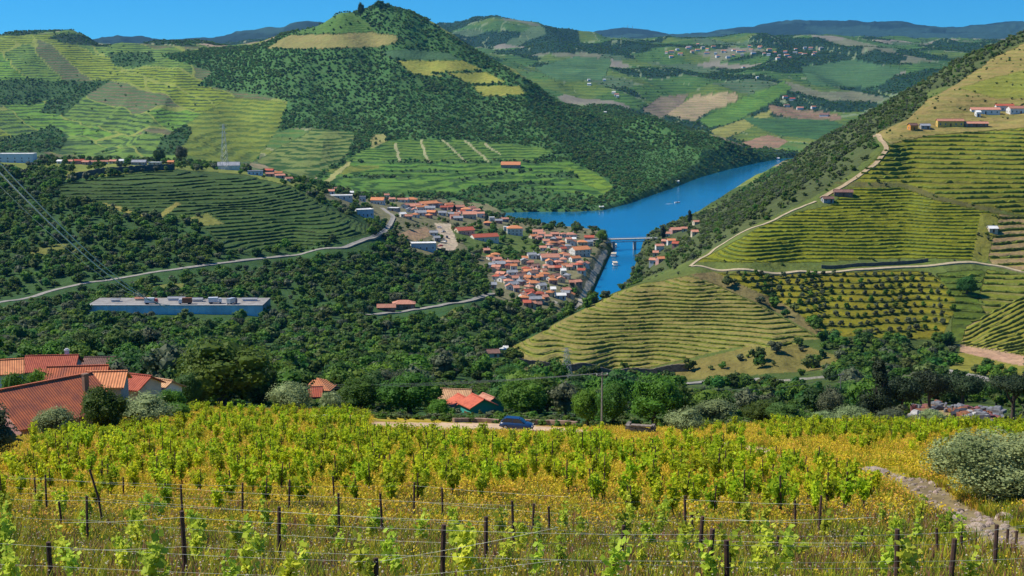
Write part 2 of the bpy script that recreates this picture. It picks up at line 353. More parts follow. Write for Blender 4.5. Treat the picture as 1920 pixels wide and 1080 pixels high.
# the cone-shaped mountain
CONE = [(300,105),(380,92),(480,86),(560,50),(640,20),(712,5),(780,25),(860,75),(1000,158),(1210,212),(1400,278),(1480,296),(1462,300),(1360,320),(1262,353),(1180,381),(1130,394),(850,398),(650,372),
        (590,330),(640,300),(660,252),(590,240),(545,240),(520,250),(540,190),(500,180),(370,160),(400,135)]
fill(CONE, 1700, 3600, (.060, .135, .036), den=.026)
fill([(560,52),(640,24),(660,22),(690,45),(700,62),(560,64)], 2700, 3400, (.09, .17, .035), c2=(.06,.12,.025), t=ZT*2, sm_=.7, den=.002)
fill([(495,92),(545,66),(700,61),(742,66),(745,80),(700,90)], 2700, 3400, (.25, .22, .075), c2=(.19,.19,.06), t=ZT*2.6, sm_=.6)
fill([(720,98),(742,92),(840,98),(865,112),(748,112),(730,108)], 2600, 3300, (.055, .12, .05), c2=(.08,.14,.06), t=ZT*3, sm_=.6)
for q in ([(744,114),(866,113),(906,132),(800,136),(830,142),(775,140)], [(838,138),(912,135),(948,154),(884,158)], [(884,162),(974,160),(986,179),(905,181)]):
    fill(q, 2500, 3200, (.27, .27, .05), c2=(.20, .22, .04), t=ZT*3, sm_=.6)
VY = dict(c2=(.03, .075, .015), sm_=1.0)
fill([(478,302),(590,240),(668,250),(650,290),(580,340),(540,330)], 1500, 2700, (.15, .19, .05), t=ZT*1.5, **VY)
fill([(640,302),(720,262),(870,262),(1040,280),(1000,302),(680,306)], 1700, 2700, (.10, .18, .030), t=ZT*2.2, **VY)
fill([(575,345),(645,306),(1000,306),(1060,299),(1120,325),(1152,352),(1130,372),(1000,352),(930,345),(850,362),(700,366),(620,372)], 1500, 2500, (.095, .19, .028), t=ZT*1.8, **VY)
fill([(900,362),(1000,352),(1110,374),(1080,384),(900,378)], 1500, 2300, (.06,.12,.03), den=.007)
for q in ([(655,302),(1000,303),(1060,297),(1060,301),(1000,307),(655,306)], [(720,322),(800,319),(880,325),(800,325)], [(840,337),(930,325),(1000,318),(1000,322),(930,330),(845,341)], [(1000,330),(1060,322),(1100,334),(1040,334)], [(600,333),(700,328),(790,336),(700,334)], [(880,352),(1000,340),(1080,348),(1000,347)]):
    fill(q, 1500, 2700, (.05,.10,.03), den=.016)
fill([(600,318),(660,310),(720,312),(640,328)], 1500, 2500, (.17,.20,.035), c2=(.08,.12,.02), t=ZT*1.8, sm_=.9)
fill([(1060,312),(1120,325),(1152,352),(1130,362),(1090,340)], 1500, 2500, (.15,.24,.025), c2=(.07,.13,.02), t=ZT*2.2, sm_=.9)
fill([(595,350),(650,304),(660,304),(612,348)], 1500, 2500, (.33,.32,.11))
for a, b in (((738,270),(748,303)),((786,262),(800,305)),((828,262),(872,304)),((868,263),(915,303)),((905,268),(935,290))):
    fill([a, (a[0]+5, a[1]), (b[0]+5, b[1]), b], 1700, 2700, (.33,.32,.16))
fill([(690,270),(700,252),(722,250),(728,262),(700,278)], 1700, 2700, (.28,.27,.09), den=.004)

# plateau behind the near left hill, the town and its slopes
put((YY > 185) & (YY < 1650) & (PX < 1120), FOREST, den=.024)
fill([(-900,292),(330,300),(560,335),(650,372),(640,385),(560,350),(330,316),(130,322),(100,318),(-900,318)], 1180, 1900, (.16, .19, .04), den=.006)
TOWN = [(600,362),(900,375),(960,408),(1120,432),(1140,450),(1125,500),(1100,560),(1050,590),(1000,585),(930,560),(880,470),(790,480),(740,440),(700,400),(640,390)]
fill(TOWN, 950, 1900, (.17, .16, .08), den=.0055)
fill([(840,430),(960,428),(1050,450),(960,500),(880,470)], 950, 1900, (.09, .13, .03), den=.009)
fill([(815,418),(845,420),(858,460),(845,478),(815,472),(828,448)], 950, 1700, PALE)
fill([(740,440),(800,425),(815,440),(780,452)], 950, 1700, (.33,.22,.12))
fill([(1082,585),(1112,535),(1132,490),(1140,470),(1128,470),(1110,510),(1090,550),(1070,590)], 950, 1500, (.42,.37,.28))
# left hill vineyard
VG = [(105,350),(225,328),(335,318),(450,326),(545,348),(625,392),(700,428),(690,440),(610,458),(520,468),(418,478),(398,440),(376,424),(300,404),(220,392),(110,372)]
m = region(VG, 950, 1300); put(m, (.055, .095, .022), c2=(.035, .06, .018), t=ZROW / 1.45, sm_=.6, fid=1)
fill([(135,372),(215,385),(262,402),(300,402),(330,378),(338,382),(305,408),(258,408),(210,392)], 950, 1300, (.22,.20,.05))
fill([(115,338),(130,322),(330,308),(330,318),(225,326)], 1150, 1450, (.17,.17,.03))
# clearings in the valley woods
for q in ([(820,600),(850,580),(872,572),(858,588),(826,612)], [(350,410),(390,400),(420,420),(380,425)], [(40,470),(120,455),(150,470),(60,485)], [(240,545),(330,530),(380,540),(300,552)]):
    fill(q, 700, 1200, (.16,.17,.04), den=.004)


# right-hand hill
RH = (PX > 1200) & (YY > 640) & (YY < 1700)
put(RH & (ZZ > 3), (.10, .13, .03), den=.002)
FR = [(1480,298),(1520,268),(1600,222),(1700,160),(1800,100),(1925,52),(1925,75),(1860,110),(1790,160),(1735,170),(1740,185),(1700,225),(1668,245),(1640,250),(1648,275),(1600,322),(1540,362),(1470,396),(1400,428),(1335,466),(1300,488),(1270,500),(1215,520),(1170,545),(1150,560),(1200,455),(1220,430),(1330,395)]
fill(FR, 780, 2700, (.07, .09, .03), den=.020)
fill([(1640,250),(1700,225),(1740,185),(1790,160),(1860,110),(1930,75),(2400,-60),(2400,235),(1700,262),(1670,270)], 900, 1700, (.24, .19, .06), c2=(.15,.16,.035), t=ZROW / 3.4, sm_=.5, den=.0035)
fill([(1795,165),(1920,130),(2300,100),(2300,180),(1870,185)], 900, 1700, (.19, .20, .035), c2=(.13,.15,.02), t=ZROW / 3.2, sm_=.5, den=.0015)
m = region([(1598,338),(1650,290),(1676,268),(1760,252),(1920,240),(2400,235),(2400,420),(1920,405),(1860,390),(1760,372),(1680,348)], 820, 1150)
put(m, (.155, .165, .016), c2=(.15, .115, .04), t=ZROW / 2.4, sm_=.5, fid=2)
m = region([(1306,492),(1360,462),(1420,428),(1500,396),(1560,385),(1590,352),(1690,352),(1760,376),(1872,402),(1840,440),(1835,486),(1690,484),(1500,492)], 760, 980)
put(m, (.165, .18, .012), c2=(.10, .10, .014), t=ZROW / 1.5, sm_=.6, fid=3)
fill([(1560,342),(1590,350),(1690,352),(1760,376),(1872,402),(1880,396),(1765,368),(1700,344),(1600,340)], 760, 1000, (.10,.10,.03), den=.006)
m = region([(1872,402),(1920,405),(2300,420),(2300,520),(1920,512),(1860,496),(1845,470)], 700, 960); put(m, (.27, .19, .09), c2=(.17,.19,.02), t=ZROW / 2.8, sm_=.8, fid=8)
fill([(1840,400),(1875,405),(1850,490),(1822,486)], 700, 960, (.17,.17,.03), den=.004)
# grove of young olives under the track
GROVE = [(1335,512),(1500,514),(1690,508),(1745,512),(1805,552),(1765,632),(1720,642),(1590,640),(1540,628),(1440,570)]
m = region(GROVE, 640, 860); put(m, (.18, .165, .014), c2=(.08, .10, .012), t=ZROW / 2.3, sm_=.75, fid=4)
m = region([(1755,512),(1840,505),(1855,520),(1835,560),(1850,590),(1800,640),(1782,640),(1790,560)], 640, 860); put(m, (.085, .125, .016), c2=(.05,.07,.015), t=ZROW / 2.3, sm_=.7, fid=7)
m = region([(1850,505),(1920,515),(2300,530),(2300,550),(1920,556),(1850,590),(1835,560)], 640, 860); put(m, (.15, .165, .02), c2=(.18,.15,.06), t=ZROW / 2.0, sm_=.6, fid=7)
m = region([(1800,648),(1812,612),(1860,585),(1925,555),(2300,540),(2300,680),(1920,668)], 620, 800)
DIAG = (XX * 0.62 - YY * 0.78) / 3.6
put(m, (.24, .235, .03), c2=(.33, .23, .13), t=DIAG + wob, sm_=.9, fid=5)
fill([(1795,645),(1925,668),(2300,690),(2300,720),(1920,690),(1800,660)], 600, 800, (.40,.25,.15))
# rounded spur
SPUR = [(952,668),(960,650),(1000,630),(1060,597),(1150,550),(1200,532),(1290,518),(1340,532),(1430,575),(1545,640),(1470,652),(1380,650),(1290,672),(1215,690),(1100,694),(985,686)]
fill([(940,690),(985,686),(1215,694),(1300,675),(1400,650),(1545,640),(1600,655),(1580,690),(1290,712),(1180,705),(1000,700)], 560, 760, (.17, .145, .04), den=.009)
m = region(SPUR, 640, 775); put(m, (.215, .185, .055), c2=(.18, .215, .018), t=ZROW / 1.3, sm_=.6, fid=6)
fill([(1290,515),(1340,532),(1430,572),(1545,636),(1565,640),(1480,575),(1340,510)], 640, 830, (.16,.13,.05), den=.012)
fill([(1480,640),(1600,630),(1780,640),(1800,650),(1780,700),(1600,700),(1560,665)], 480, 760, (.06,.09,.02), den=.02)
# lower right valley floor
put((YY > 185) & (YY < 600) & (PX >= 1120), (.055, .085, .018), den=.012)
fill([(1700,770),(1740,758),(1860,772),(1880,812),(1790,815),(1700,790)], 185, 420, (.40,.27,.12))
fill([(1800,660),(1930,690),(1930,720),(1850,702),(1780,690)], 420, 700, (.20,.19,.03), den=.002)

# near slope
put(YY <= 192, (.27, .25, .02), den=0)
fl = fbm(XX / 3.0, YY / 1.3, 3, 81) - .07 * (PX > 1330) * (PY < 905)
m = (YY <= 200) & (fl > .46) & (YY > 44); put(m, (.36, .27, .015))
m = (YY <= 200) & (fl > .60) & (YY > 44); put(m, (.35, .22, .05))
m = (YY <= 50); put(m, (.24, .23, .025))
m = (YY <= 46) & (fbm(XX / 2, YY / 2, 3, 82) > .54); put(m, (.17, .12, .05))
m = region([(690,792),(960,794),(1090,806),(1180,818),(1330,826),(1440,842),(1470,856),(1330,848),(1160,832),(1000,812),(800,806),(700,802)], 100, 230); put(m, (.52, .37, .22))
# worn stony path running down the right side
PTH = [(1330,838),(1430,852),(1520,872),(1640,888),(1720,915),(1790,960),(1860,1000),(1960,1040),(2080,1090)]
pd = np.full(XX.shape, 999.); mm = (YY < 260) & (PX > 1200) & (PX < 2300) & (PY > 780)
pw = [hit(*p, y0=10, y1=260) for p in PTH]; PTHW = [(p.x, p.y) for p in pw]
pd[mm] = sdist(XX[mm], YY[mm], PTHW, False)
m = pd < .55 + fbm(XX * 1.3, YY * 1.3, 2, 84) * .9; put(m, (.26, .20, .10))

# ------------------------------------------------------------------ materials
def lnk(nt, a, b): nt.links.new(a, b)
def mat(name, rough=0.8, spec=0.3):
    m = bpy.data.materials.new(name); m.use_nodes = True
    b = m.node_tree.nodes["Principled BSDF"]; b.inputs['Roughness'].default_value = rough
    b.inputs['Specular IOR Level'].default_value = spec
    return m, m.node_tree, b
def N(nt, t, **k):
    n = nt.nodes.new(t)
    for a, v in k.items(): setattr(n, a, v)
    return n
def noisy(name, c, c2=None, scale=2.0, rough=.8, spec=.3, bump=0.0, detail=4, coords='Object', metal=0.0, rnd=0.0):
    """plain procedural material: two tones mixed by noise, optional bump and per-object variation"""
    m, nt, b = mat(name, rough, spec)
    c2 = c2 or tuple(v * .72 for v in c)
    tcn = N(nt, "ShaderNodeTexCoord"); no = N(nt, "ShaderNodeTexNoise"); no.inputs['Scale'].default_value = scale; no.inputs['Detail'].default_value = detail
    lnk(nt, tcn.outputs[coords], no.inputs['Vector'])
    rp = N(nt, "ShaderNodeMapRange"); rp.inputs[1].default_value = .35; rp.inputs[2].default_value = .65
    lnk(nt, no.outputs['Fac'], rp.inputs[0])
    mx = N(nt, "ShaderNodeMix", data_type='RGBA'); mx.inputs[6].default_value = (*c, 1); mx.inputs[7].default_value = (*c2, 1)
    lnk(nt, rp.outputs[0], mx.inputs[0])
    out = mx.outputs[2]
    if rnd:
        oi = N(nt, "ShaderNodeObjectInfo"); h = N(nt, "ShaderNodeHueSaturation")
        a = N(nt, "ShaderNodeMapRange"); a.inputs[3].default_value = 1 - rnd; a.inputs[4].default_value = 1 + rnd
        lnk(nt, oi.outputs['Random'], a.inputs[0]); lnk(nt, a.outputs[0], h.inputs['Value']); lnk(nt, out, h.inputs['Color'])
        r2 = N(nt, "ShaderNodeMath", operation='MULTIPLY'); r2.inputs[1].default_value = 7.31; r3 = N(nt, "ShaderNodeMath", operation='FRACT')
        a2 = N(nt, "ShaderNodeMapRange"); a2.inputs[3].default_value = .5 - rnd * .07; a2.inputs[4].default_value = .5 + rnd * .07
        lnk(nt, oi.outputs['Random'], r2.inputs[0]); lnk(nt, r2.outputs[0], r3.inputs[0]); lnk(nt, r3.outputs[0], a2.inputs[0]); lnk(nt, a2.outputs[0], h.inputs['Hue'])
        out = h.outputs[0]
    lnk(nt, out, b.inputs['Base Color']); b.inputs['Metallic'].default_value = metal
    if bump:
        bp = N(nt, "ShaderNodeBump"); bp.inputs['Strength'].default_value = bump; bp.inputs['Distance'].default_value = .05
        lnk(nt, no.outputs['Fac'], bp.inputs['Height']); lnk(nt, bp.outputs[0], b.inputs['Normal'])
    return m
def leafmat(name, c, c2, trans=0.35, rnd=.25, scale=.6):
    m = noisy(name, c, c2, scale=scale, rough=.65, spec=.25, rnd=rnd)
    nt = m.node_tree; b = nt.nodes["Principled BSDF"]; out = nt.nodes["Material Output"]
    tr = N(nt, "ShaderNodeBsdfTranslucent"); src = b.inputs['Base Color'].links[0].from_socket
    g = N(nt, "ShaderNodeGamma"); g.inputs[1].default_value = .85
    lnk(nt, src, g.inputs[0]); lnk(nt, g.outputs[0], tr.inputs[0])
    mx = N(nt, "ShaderNodeMixShader"); mx.inputs[0].default_value = trans
    lnk(nt, b.outputs[0], mx.inputs[1]); lnk(nt, tr.outputs[0], mx.inputs[2]); lnk(nt, mx.outputs[0], out.inputs[0])
    return m

# terrain material
M_T, nt, pb = mat("land", .95, .1)
def attr(n):
    a = N(nt, "ShaderNodeAttribute"); a.attribute_name = n; return a
a1, a2, at, am = attr("ground_colour"), attr("row_colour"), attr("row_phase"), attr("row_strength")
geo = N(nt, "ShaderNodeNewGeometry")
def tn(scale, det=3, stretch=None):
    n = N(nt, "ShaderNodeTexNoise"); n.inputs['Scale'].default_value = scale; n.inputs['Detail'].default_value = det
    if stretch:
        v = N(nt, "ShaderNodeVectorMath", operation='MULTIPLY'); v.inputs[1].default_value = stretch; lnk(nt, geo.outputs[0], v.inputs[0]); lnk(nt, v.outputs[0], n.inputs['Vector'])
    else: lnk(nt, geo.outputs[0], n.inputs['Vector'])
    return n
def mth(op, a, b=None, c=None):
    n = N(nt, "ShaderNodeMath", operation=op)
    for i, v in enumerate((a, b, c)):
        if v is None: continue
        if isinstance(v, (int, float)): n.inputs[i].default_value = v
        else: lnk(nt, v, n.inputs[i])
    return n.outputs[0]
n1 = tn(.16, 5); n2 = tn(.9, 3); n3 = tn(.012, 4); n4 = tn(.05, 3)
ph = mth('ADD', at.outputs['Fac'], mth('MULTIPLY', mth('SUBTRACT', n1.outputs['Fac'], .5), .55))
tri = mth('ABSOLUTE', mth('SUBTRACT', mth('MULTIPLY', mth('FRACT', ph), 2.0), 1.0))
mr = N(nt, "ShaderNodeMapRange", interpolation_type='SMOOTHSTEP'); mr.inputs[1].default_value = .35; mr.inputs[2].default_value = .70; lnk(nt, tri, mr.inputs[0])
gap = N(nt, "ShaderNodeMapRange"); gap.inputs[1].default_value = .38; gap.inputs[2].default_value = .5; lnk(nt, n4.outputs['Fac'], gap.inputs[0])
fac = mth('MULTIPLY', mth('MULTIPLY', mr.outputs[0], am.outputs['Fac']), mth('MULTIPLY_ADD', gap.outputs[0], .6, .4))
mixc = N(nt, "ShaderNodeMix", data_type='RGBA'); lnk(nt, fac, mixc.inputs[0]); lnk(nt, a1.outputs['Color'], mixc.inputs[6]); lnk(nt, a2.outputs['Color'], mixc.inputs[7])
val = mth('ADD', mth('ADD', mth('MULTIPLY', n1.outputs['Fac'], .7), mth('MULTIPLY', n2.outputs['Fac'], .7)), mth('MULTIPLY', n3.outputs['Fac'], .8))
hsn = N(nt, "ShaderNodeHueSaturation"); lnk(nt, mixc.outputs[2], hsn.inputs['Color']); lnk(nt, mth('SUBTRACT', val, .08), hsn.inputs['Value'])
lnk(nt, mth('MULTIPLY_ADD', n4.outputs['Fac'], .06, .47), hsn.inputs['Hue'])
lnk(nt, hsn.outputs[0], pb.inputs['Base Color'])
bp = N(nt, "ShaderNodeBump"); bp.inputs['Strength'].default_value = .9; bp.inputs['Distance'].default_value = 1.6
lnk(nt, mth('ADD', mth('MULTIPLY', n1.outputs['Fac'], 1.5), mth('MULTIPLY', fac, -.6)), bp.inputs['Height']); lnk(nt, bp.outputs[0], pb.inputs['Normal'])

def tag(o, label=None, cat=None, group=None, kind=None):
    if label: o['label'] = label
    if cat: o['category'] = cat
    if group: o['group'] = group
    if kind: o['kind'] = kind
    return o
def rawmesh(name, co, quads=None, tris=None, smooth=False, mats=(), midx=None):
    me = bpy.data.meshes.new(name)
    co = np.asarray(co, np.float32); me.vertices.add(len(co)); me.vertices.foreach_set("co", co.ravel())
    lv = []; ls = []; n = 0
    if quads is not None and len(quads): quads = np.asarray(quads, np.int32); lv.append(quads.ravel()); ls.append(np.arange(len(quads)) * 4); n = quads.size
    if tris is not None and len(tris): tris = np.asarray(tris, np.int32); lv.append(tris.ravel()); ls.append(np.arange(len(tris)) * 3 + n)
    lv = np.concatenate(lv); ls = np.concatenate(ls).astype(np.int32)
    me.loops.add(len(lv)); me.loops.foreach_set("vertex_index", lv)
    me.polygons.add(len(ls)); me.polygons.foreach_set("loop_start", ls)
    if midx is not None: me.polygons.foreach_set("material_index", np.asarray(midx, np.int32))
    me.polygons.foreach_set("use_smooth", np.full(len(ls), bool(smooth)))
    for m in mats: me.materials.append(m)
    me.update(calc_edges=True)
    return me
def link(name, me, parent=None, loc=None, rz=None, sc=None):
    o = bpy.data.objects.new(name, me); COL.objects.link(o)
    if parent is not None: o.parent = parent
    if loc is not None: o.location = loc
    if rz is not None: o.rotation_euler = (0, 0, rz)
    if sc is not None: o.scale = sc if hasattr(sc, '__len__') else (sc, sc, sc)
    return o

idx = (np.arange(NV - 1)[:, None] * NU + np.arange(NU - 1)[None])
qd = np.stack([idx, idx + 1, idx + NU + 1, idx + NU], -1).reshape(-1, 4)
me = rawmesh("terrain", np.stack([XX, YY, ZZ], -1).reshape(-1, 3), quads=qd, smooth=True, mats=[M_T])
def fattr(me, name, arr, typ='FLOAT'):
    a = me.attributes.new(name, typ, 'POINT')
    if typ == 'FLOAT_COLOR':
        c = np.ones((arr.shape[0], 4), np.float32); c[:, :3] = arr; a.data.foreach_set("color", c.ravel())
    else: a.data.foreach_set("value", np.asarray(arr, np.float32).ravel())
fattr(me, "ground_colour", C1.reshape(-1, 3), 'FLOAT_COLOR'); fattr(me, "row_colour", C2.reshape(-1, 3), 'FLOAT_COLOR')
fattr(me, "row_phase", TF.ravel()); fattr(me, "row_strength", SM.ravel())
tag(link("terrain", me), "terraced green hills and valley slopes", kind='structure')

# water
M_W, nw, wbn = mat("river_water", .09, .5)
wbn.inputs['Base Color'].default_value = (.004, .10, .30, 1); wbn.inputs['IOR'].default_value = 1.33
gg = N(nw, "ShaderNodeNewGeometry"); w1 = N(nw, "ShaderNodeTexNoise"); w1.inputs['Scale'].default_value = .35; w1.inputs['Detail'].default_value = 4; lnk(nw, gg.outputs[0], w1.inputs['Vector'])
w2 = N(nw, "ShaderNodeTexNoise"); w2.inputs['Scale'].default_value = .012; w2.inputs['Detail'].default_value = 3; lnk(nw, gg.outputs[0], w2.inputs['Vector'])
wm = N(nw, "ShaderNodeMix", data_type='RGBA'); wm.inputs[6].default_value = (.003, .085, .21, 1); wm.inputs[7].default_value = (.008, .16, .30, 1)
lnk(nw, w2.outputs['Fac'], wm.inputs[0]); lnk(nw, wm.outputs[2], wbn.inputs['Base Color'])
wbp = N(nw, "ShaderNodeBump"); wbp.inputs['Strength'].default_value = .28; wbp.inputs['Distance'].default_value = .5; lnk(nw, w1.outputs['Fac'], wbp.inputs['Height']); lnk(nw, wbp.outputs[0], wbn.inputs['Normal'])
link("river", rawmesh("river", [(-900, 950, 0), (1800, 950, 0), (1800, 3600, 0), (-900, 3600, 0)], quads=[(0, 1, 2, 3)], mats=[M_W]))['kind'] = 'structure'

# roads and tracks draped as strips
M_ROAD = noisy("road_asphalt", (.34, .31, .26), (.22, .205, .17), scale=.4, rough=.9, coords='Object')
M_TRACK = noisy("track_earth", (.46, .34, .20), (.34, .25, .14), scale=.5, rough=.95)
M_PALE = noisy("track_pale", (.50, .40, .25), (.36, .29, .17), scale=.5, rough=.95)
def strip(name, pxs, width, material, lift=.35, y0=600, y1=3000, kind='structure'):
    w = [hit(*p, y0=y0, y1=y1) for p in pxs]
    P = [Vector((p.x, p.y)) for p in w]; d = [0]
    for a, b in zip(P, P[1:]): d.append(d[-1] + (b - a).length)
    n = max(8, int(d[-1] / 3)); tt = np.linspace(0, d[-1], n)
    xs = np.interp(tt, d, [p.x for p in P]); ys = np.interp(tt, d, [p.y for p in P])
    for _ in range(6):
        xs[1:-1] = (xs[:-2] + 2 * xs[1:-1] + xs[2:]) / 4; ys[1:-1] = (ys[:-2] + 2 * ys[1:-1] + ys[2:]) / 4
    dx = np.gradient(xs); dy = np.gradient(ys); L = np.hypot(dx, dy) + 1e-6; nx = -dy / L; ny = dx / L
    offs = np.array([-.5, -.25, 0, .25, .5]) * width
    X = xs[:, None] + nx[:, None] * offs; Y = ys[:, None] + ny[:, None] * offs
    Z = zat(X, Y); zc = np.maximum(Z.mean(1, keepdims=True), Z); Z = zc + lift
    co = np.stack([X, Y, Z], -1); co[:, 0, 2] -= 0; 
    lo = co[:, [0, 4]].copy(); lo[..., 2] -= 1.5
    allc = np.concatenate([lo[:, :1], co, lo[:, 1:]], 1).reshape(-1, 3)
    k = 7; i0 = np.arange(n - 1)[:, None] * k + np.arange(k - 1)[None]
    q = np.stack([i0, i0 + 1, i0 + k + 1, i0 + k], -1).reshape(-1, 4)
    o = link(name, rawmesh(name, allc, quads=q, mats=[material])); o['kind'] = kind
    return w
strip("dirt_track", [(1296,500),(1345,507),(1400,509),(1500,509),(1600,507),(1690,501),(1760,498),(1830,492),(1880,500),(1930,512),(2050,520)], 3.0, M_PALE, y0=640, y1=900)
strip("dirt_track", [(1294,500),(1340,466),(1400,433),(1480,398),(1530,378)], 1.8, M_PALE, y0=700, y1=1050)
strip("dirt_track", [(1540,372),(1600,337),(1640,310),(1664,280),(1650,262),(1640,248)], 3.2, M_TRACK, y0=780, y1=1200)
strip("road", [(-60,582),(0,567),(90,546),(200,526),(280,512),(360,502),(430,492),(470,487),(560,477),(640,467),(700,447),(722,434),(738,408),(716,390)], 4.2, M_ROAD, lift=.25, y0=760, y1=1500)
strip("road", [(690,592),(760,584),(820,576),(890,563),(930,552)], 4, M_ROAD, lift=.6, y0=700, y1=1100)
strip("road", [(1285,722),(1340,714),(1420,711),(1550,708),(1660,702),(1770,695),(1830,708),(1880,722),(1960,742)], 5.0, M_ROAD, lift=.6, y0=400, y1=640)
strip("road", [(1035,565),(1060,580),(1085,583),(1110,570)], 5, M_ROAD, y0=900, y1=1250)
# ------------------------------------------------------------------ trees
def quads_at(P, Nn, size, rng, asp=1.0):
    """one small face per point, facing its normal"""
    n = len(P)
    r = rng.normal(size=(n, 3)); t = np.cross(Nn, r); t /= np.linalg.norm(t, axis=1, keepdims=True) + 1e-9
    b = np.cross(Nn, t); s = (size * rng.uniform(.6, 1.35, n))[:, None] * .5
    a = t * s; c = b * s * asp
    co = np.stack([P - a * .9 - c * .5, P + a * .35 - c, P + a - 0 * c + c * .45, P - a * .3 + c], 1).reshape(-1, 3)
    return co, np.arange(4 * n).reshape(-1, 4)
def unit(v): return v / (np.linalg.norm(v, axis=1, keepdims=True) + 1e-9)
def ico(sub=1):
    bm = bmesh.new(); bmesh.ops.create_icosphere(bm, subdivisions=sub, radius=1.0)
    co = np.array([v.co[:] for v in bm.verts]); f = np.array([[v.index for v in g.verts] for g in bm.faces]); bm.free(); return co, f
ICO1 = ico(1); ICO2 = ico(2)
def crown_mesh(name, seed, material, ncl=14, per=60, leaf=.16, shape='round', core=.72, squash=.8):
    """crown in a unit box: radius ~1, from z=0 to z=~2*squash"""
    rng = np.random.default_rng(seed); cl = []
    for k in range(ncl):
        while True:
            d = rng.uniform(-1, 1, 3)
            if np.linalg.norm(d) <= 1: break
        if shape == 'column': c = np.array([d[0] * .30, d[1] * .30, d[2]]); r = .34 * (1.1 - .55 * abs(c[2]) - .25 * max(c[2], 0))
        elif shape == 'umbrella': c = np.array([d[0] * .72, d[1] * .72, d[2] * .25]); r = rng.uniform(.28, .40)
        elif shape == 'cone': zc = rng.uniform(-1, 1); w = .75 * (1 - (zc + 1) / 2) + .05; c = np.array([d[0] * w, d[1] * w, zc]); r = .16 + .22 * (1 - (zc + 1) / 2)
        elif shape == 'loose': c = unit(d[None])[0] * rng.uniform(.30, .92); c[2] = c[2] * .85; r = rng.uniform(.14, .32)
        else: c = unit(d[None])[0] * rng.uniform(.30, .68); c[2] = c[2] * .9 + .05; r = rng.uniform(.28, .46)
        cl.append((c, r))
    co = []; q = []; tr = []; n0 = 0
    for c, r in cl:
        d = unit(rng.normal(size=(per, 3))); keep = (d @ unit(c[None] + 1e-6)[0] > -.55) | (rng.uniform(size=per) < .35); d = d[keep]
        P = c + d * r * rng.uniform(.72, 1.12, (len(d), 1)) 
        Nn = unit(d * .9 + .35 * unit(P) + .55 * rng.normal(size=d.shape))
        a, b = quads_at(P, Nn, leaf, rng); co.append(a); q.append(b + n0); n0 += len(a)
        if core:
            cc = ICO1[0] * r * core * (1 + .18 * rng.normal(size=(len(ICO1[0]), 1))) + c; co.append(cc); tr.append(ICO1[1] + n0); n0 += len(cc)
    co = np.concatenate(co); co[:, 2] = (co[:, 2] + 1) * squash
    return rawmesh(name, co, quads=np.concatenate(q), tris=np.concatenate(tr) if tr else None, mats=[material])
def tube(path, rad, seg=6):
    """tapered tube along a path -> co, quads"""
    P = np.asarray(path, float); n = len(P); co = []
    for i in range(n):
        d = P[min(i + 1, n - 1)] - P[max(i - 1, 0)]; d /= np.linalg.norm(d) + 1e-9
        u = np.cross(d, [0.31, .87, .12]); u /= np.linalg.norm(u); v = np.cross(d, u)
        a = np.arange(seg) * 2 * math.pi / seg
        co.append(P[i] + rad[i] * (np.cos(a)[:, None] * u + np.sin(a)[:, None] * v))
    q = [[i * seg + k, i * seg + (k + 1) % seg, (i + 1) * seg + (k + 1) % seg, (i + 1) * seg + k] for i in range(n - 1) for k in range(seg)]
    return np.concatenate(co), np.array(q)
def trunk_mesh(name, seed, material, h=1.0, r=.09, limbs=5, lean=.1, reach=.55):
    rng = np.random.default_rng(seed); co = []; q = []; n0 = 0
    l = rng.uniform(-lean, lean, 2)
    base = [np.array([l[0] * t * t, l[1] * t * t, h * t]) for t in (0, .12, .35, .6, .85, 1)]
    a, b = tube([base[0] - [0, 0, .3]] + base[1:], [r * 1.5, r * 1.15, r, r * .85, r * .6, r * .35], 7); co.append(a); q.append(b); n0 = len(a)
    for k in range(limbs):
        s = base[2] + (base[4] - base[2]) * rng.uniform(0, 1); an = k * 6.283 / limbs + rng.uniform(-.4, .4)
        e = s + np.array([math.cos(an) * reach, math.sin(an) * reach, rng.uniform(.25, .6) * h]); m = (s + e) / 2 + [0, 0, -.06 * h]
        a, b = tube([s, m, e], [r * .55, r * .38, r * .12], 5); co.append(a); q.append(b + n0); n0 += len(a)
    return rawmesh(name, np.concatenate(co), quads=np.concatenate(q), mats=[material], smooth=True)

M_BARK = noisy("bark", (.11, .08, .055), (.05, .038, .03), scale=6, bump=.5)
M_BARKG = noisy("grey_bark", (.16, .14, .12), (.07, .06, .05), scale=6, bump=.5)
LM = dict(
    oak=leafmat("oak_leaves", (.115, .215, .018), (.055, .12, .014), trans=.4, rnd=.4),
    deep=leafmat("deep_green_leaves", (.080, .175, .028), (.038, .095, .018), trans=.42, rnd=.45),
    bright=leafmat("bright_green_leaves", (.13, .25, .018), (.07, .16, .014)),
    rust=leafmat("rusty_green_leaves", (.120, .165, .014), (.05, .105, .014), trans=.35, scale=.35),
    olive=leafmat("olive_leaves", (.27, .33, .13), (.13, .18, .06), trans=.25, scale=1.2),
    grey=leafmat("grey_green_leaves", (.15, .175, .085), (.08, .105, .05), trans=.3),
    scrub=leafmat("scrub_leaves", (.15, .195, .045), (.085, .125, .03), trans=.3),
    cypress=leafmat("cypress_leaves", (.014, .036, .016), (.008, .02, .010), trans=.1),
    pine=leafmat("pine_needles", (.035, .058, .016), (.018, .035, .012), trans=.15),
    hazy=leafmat("far_wood_leaves", (.115, .255, .045), (.065, .155, .032), trans=.42, rnd=.5))

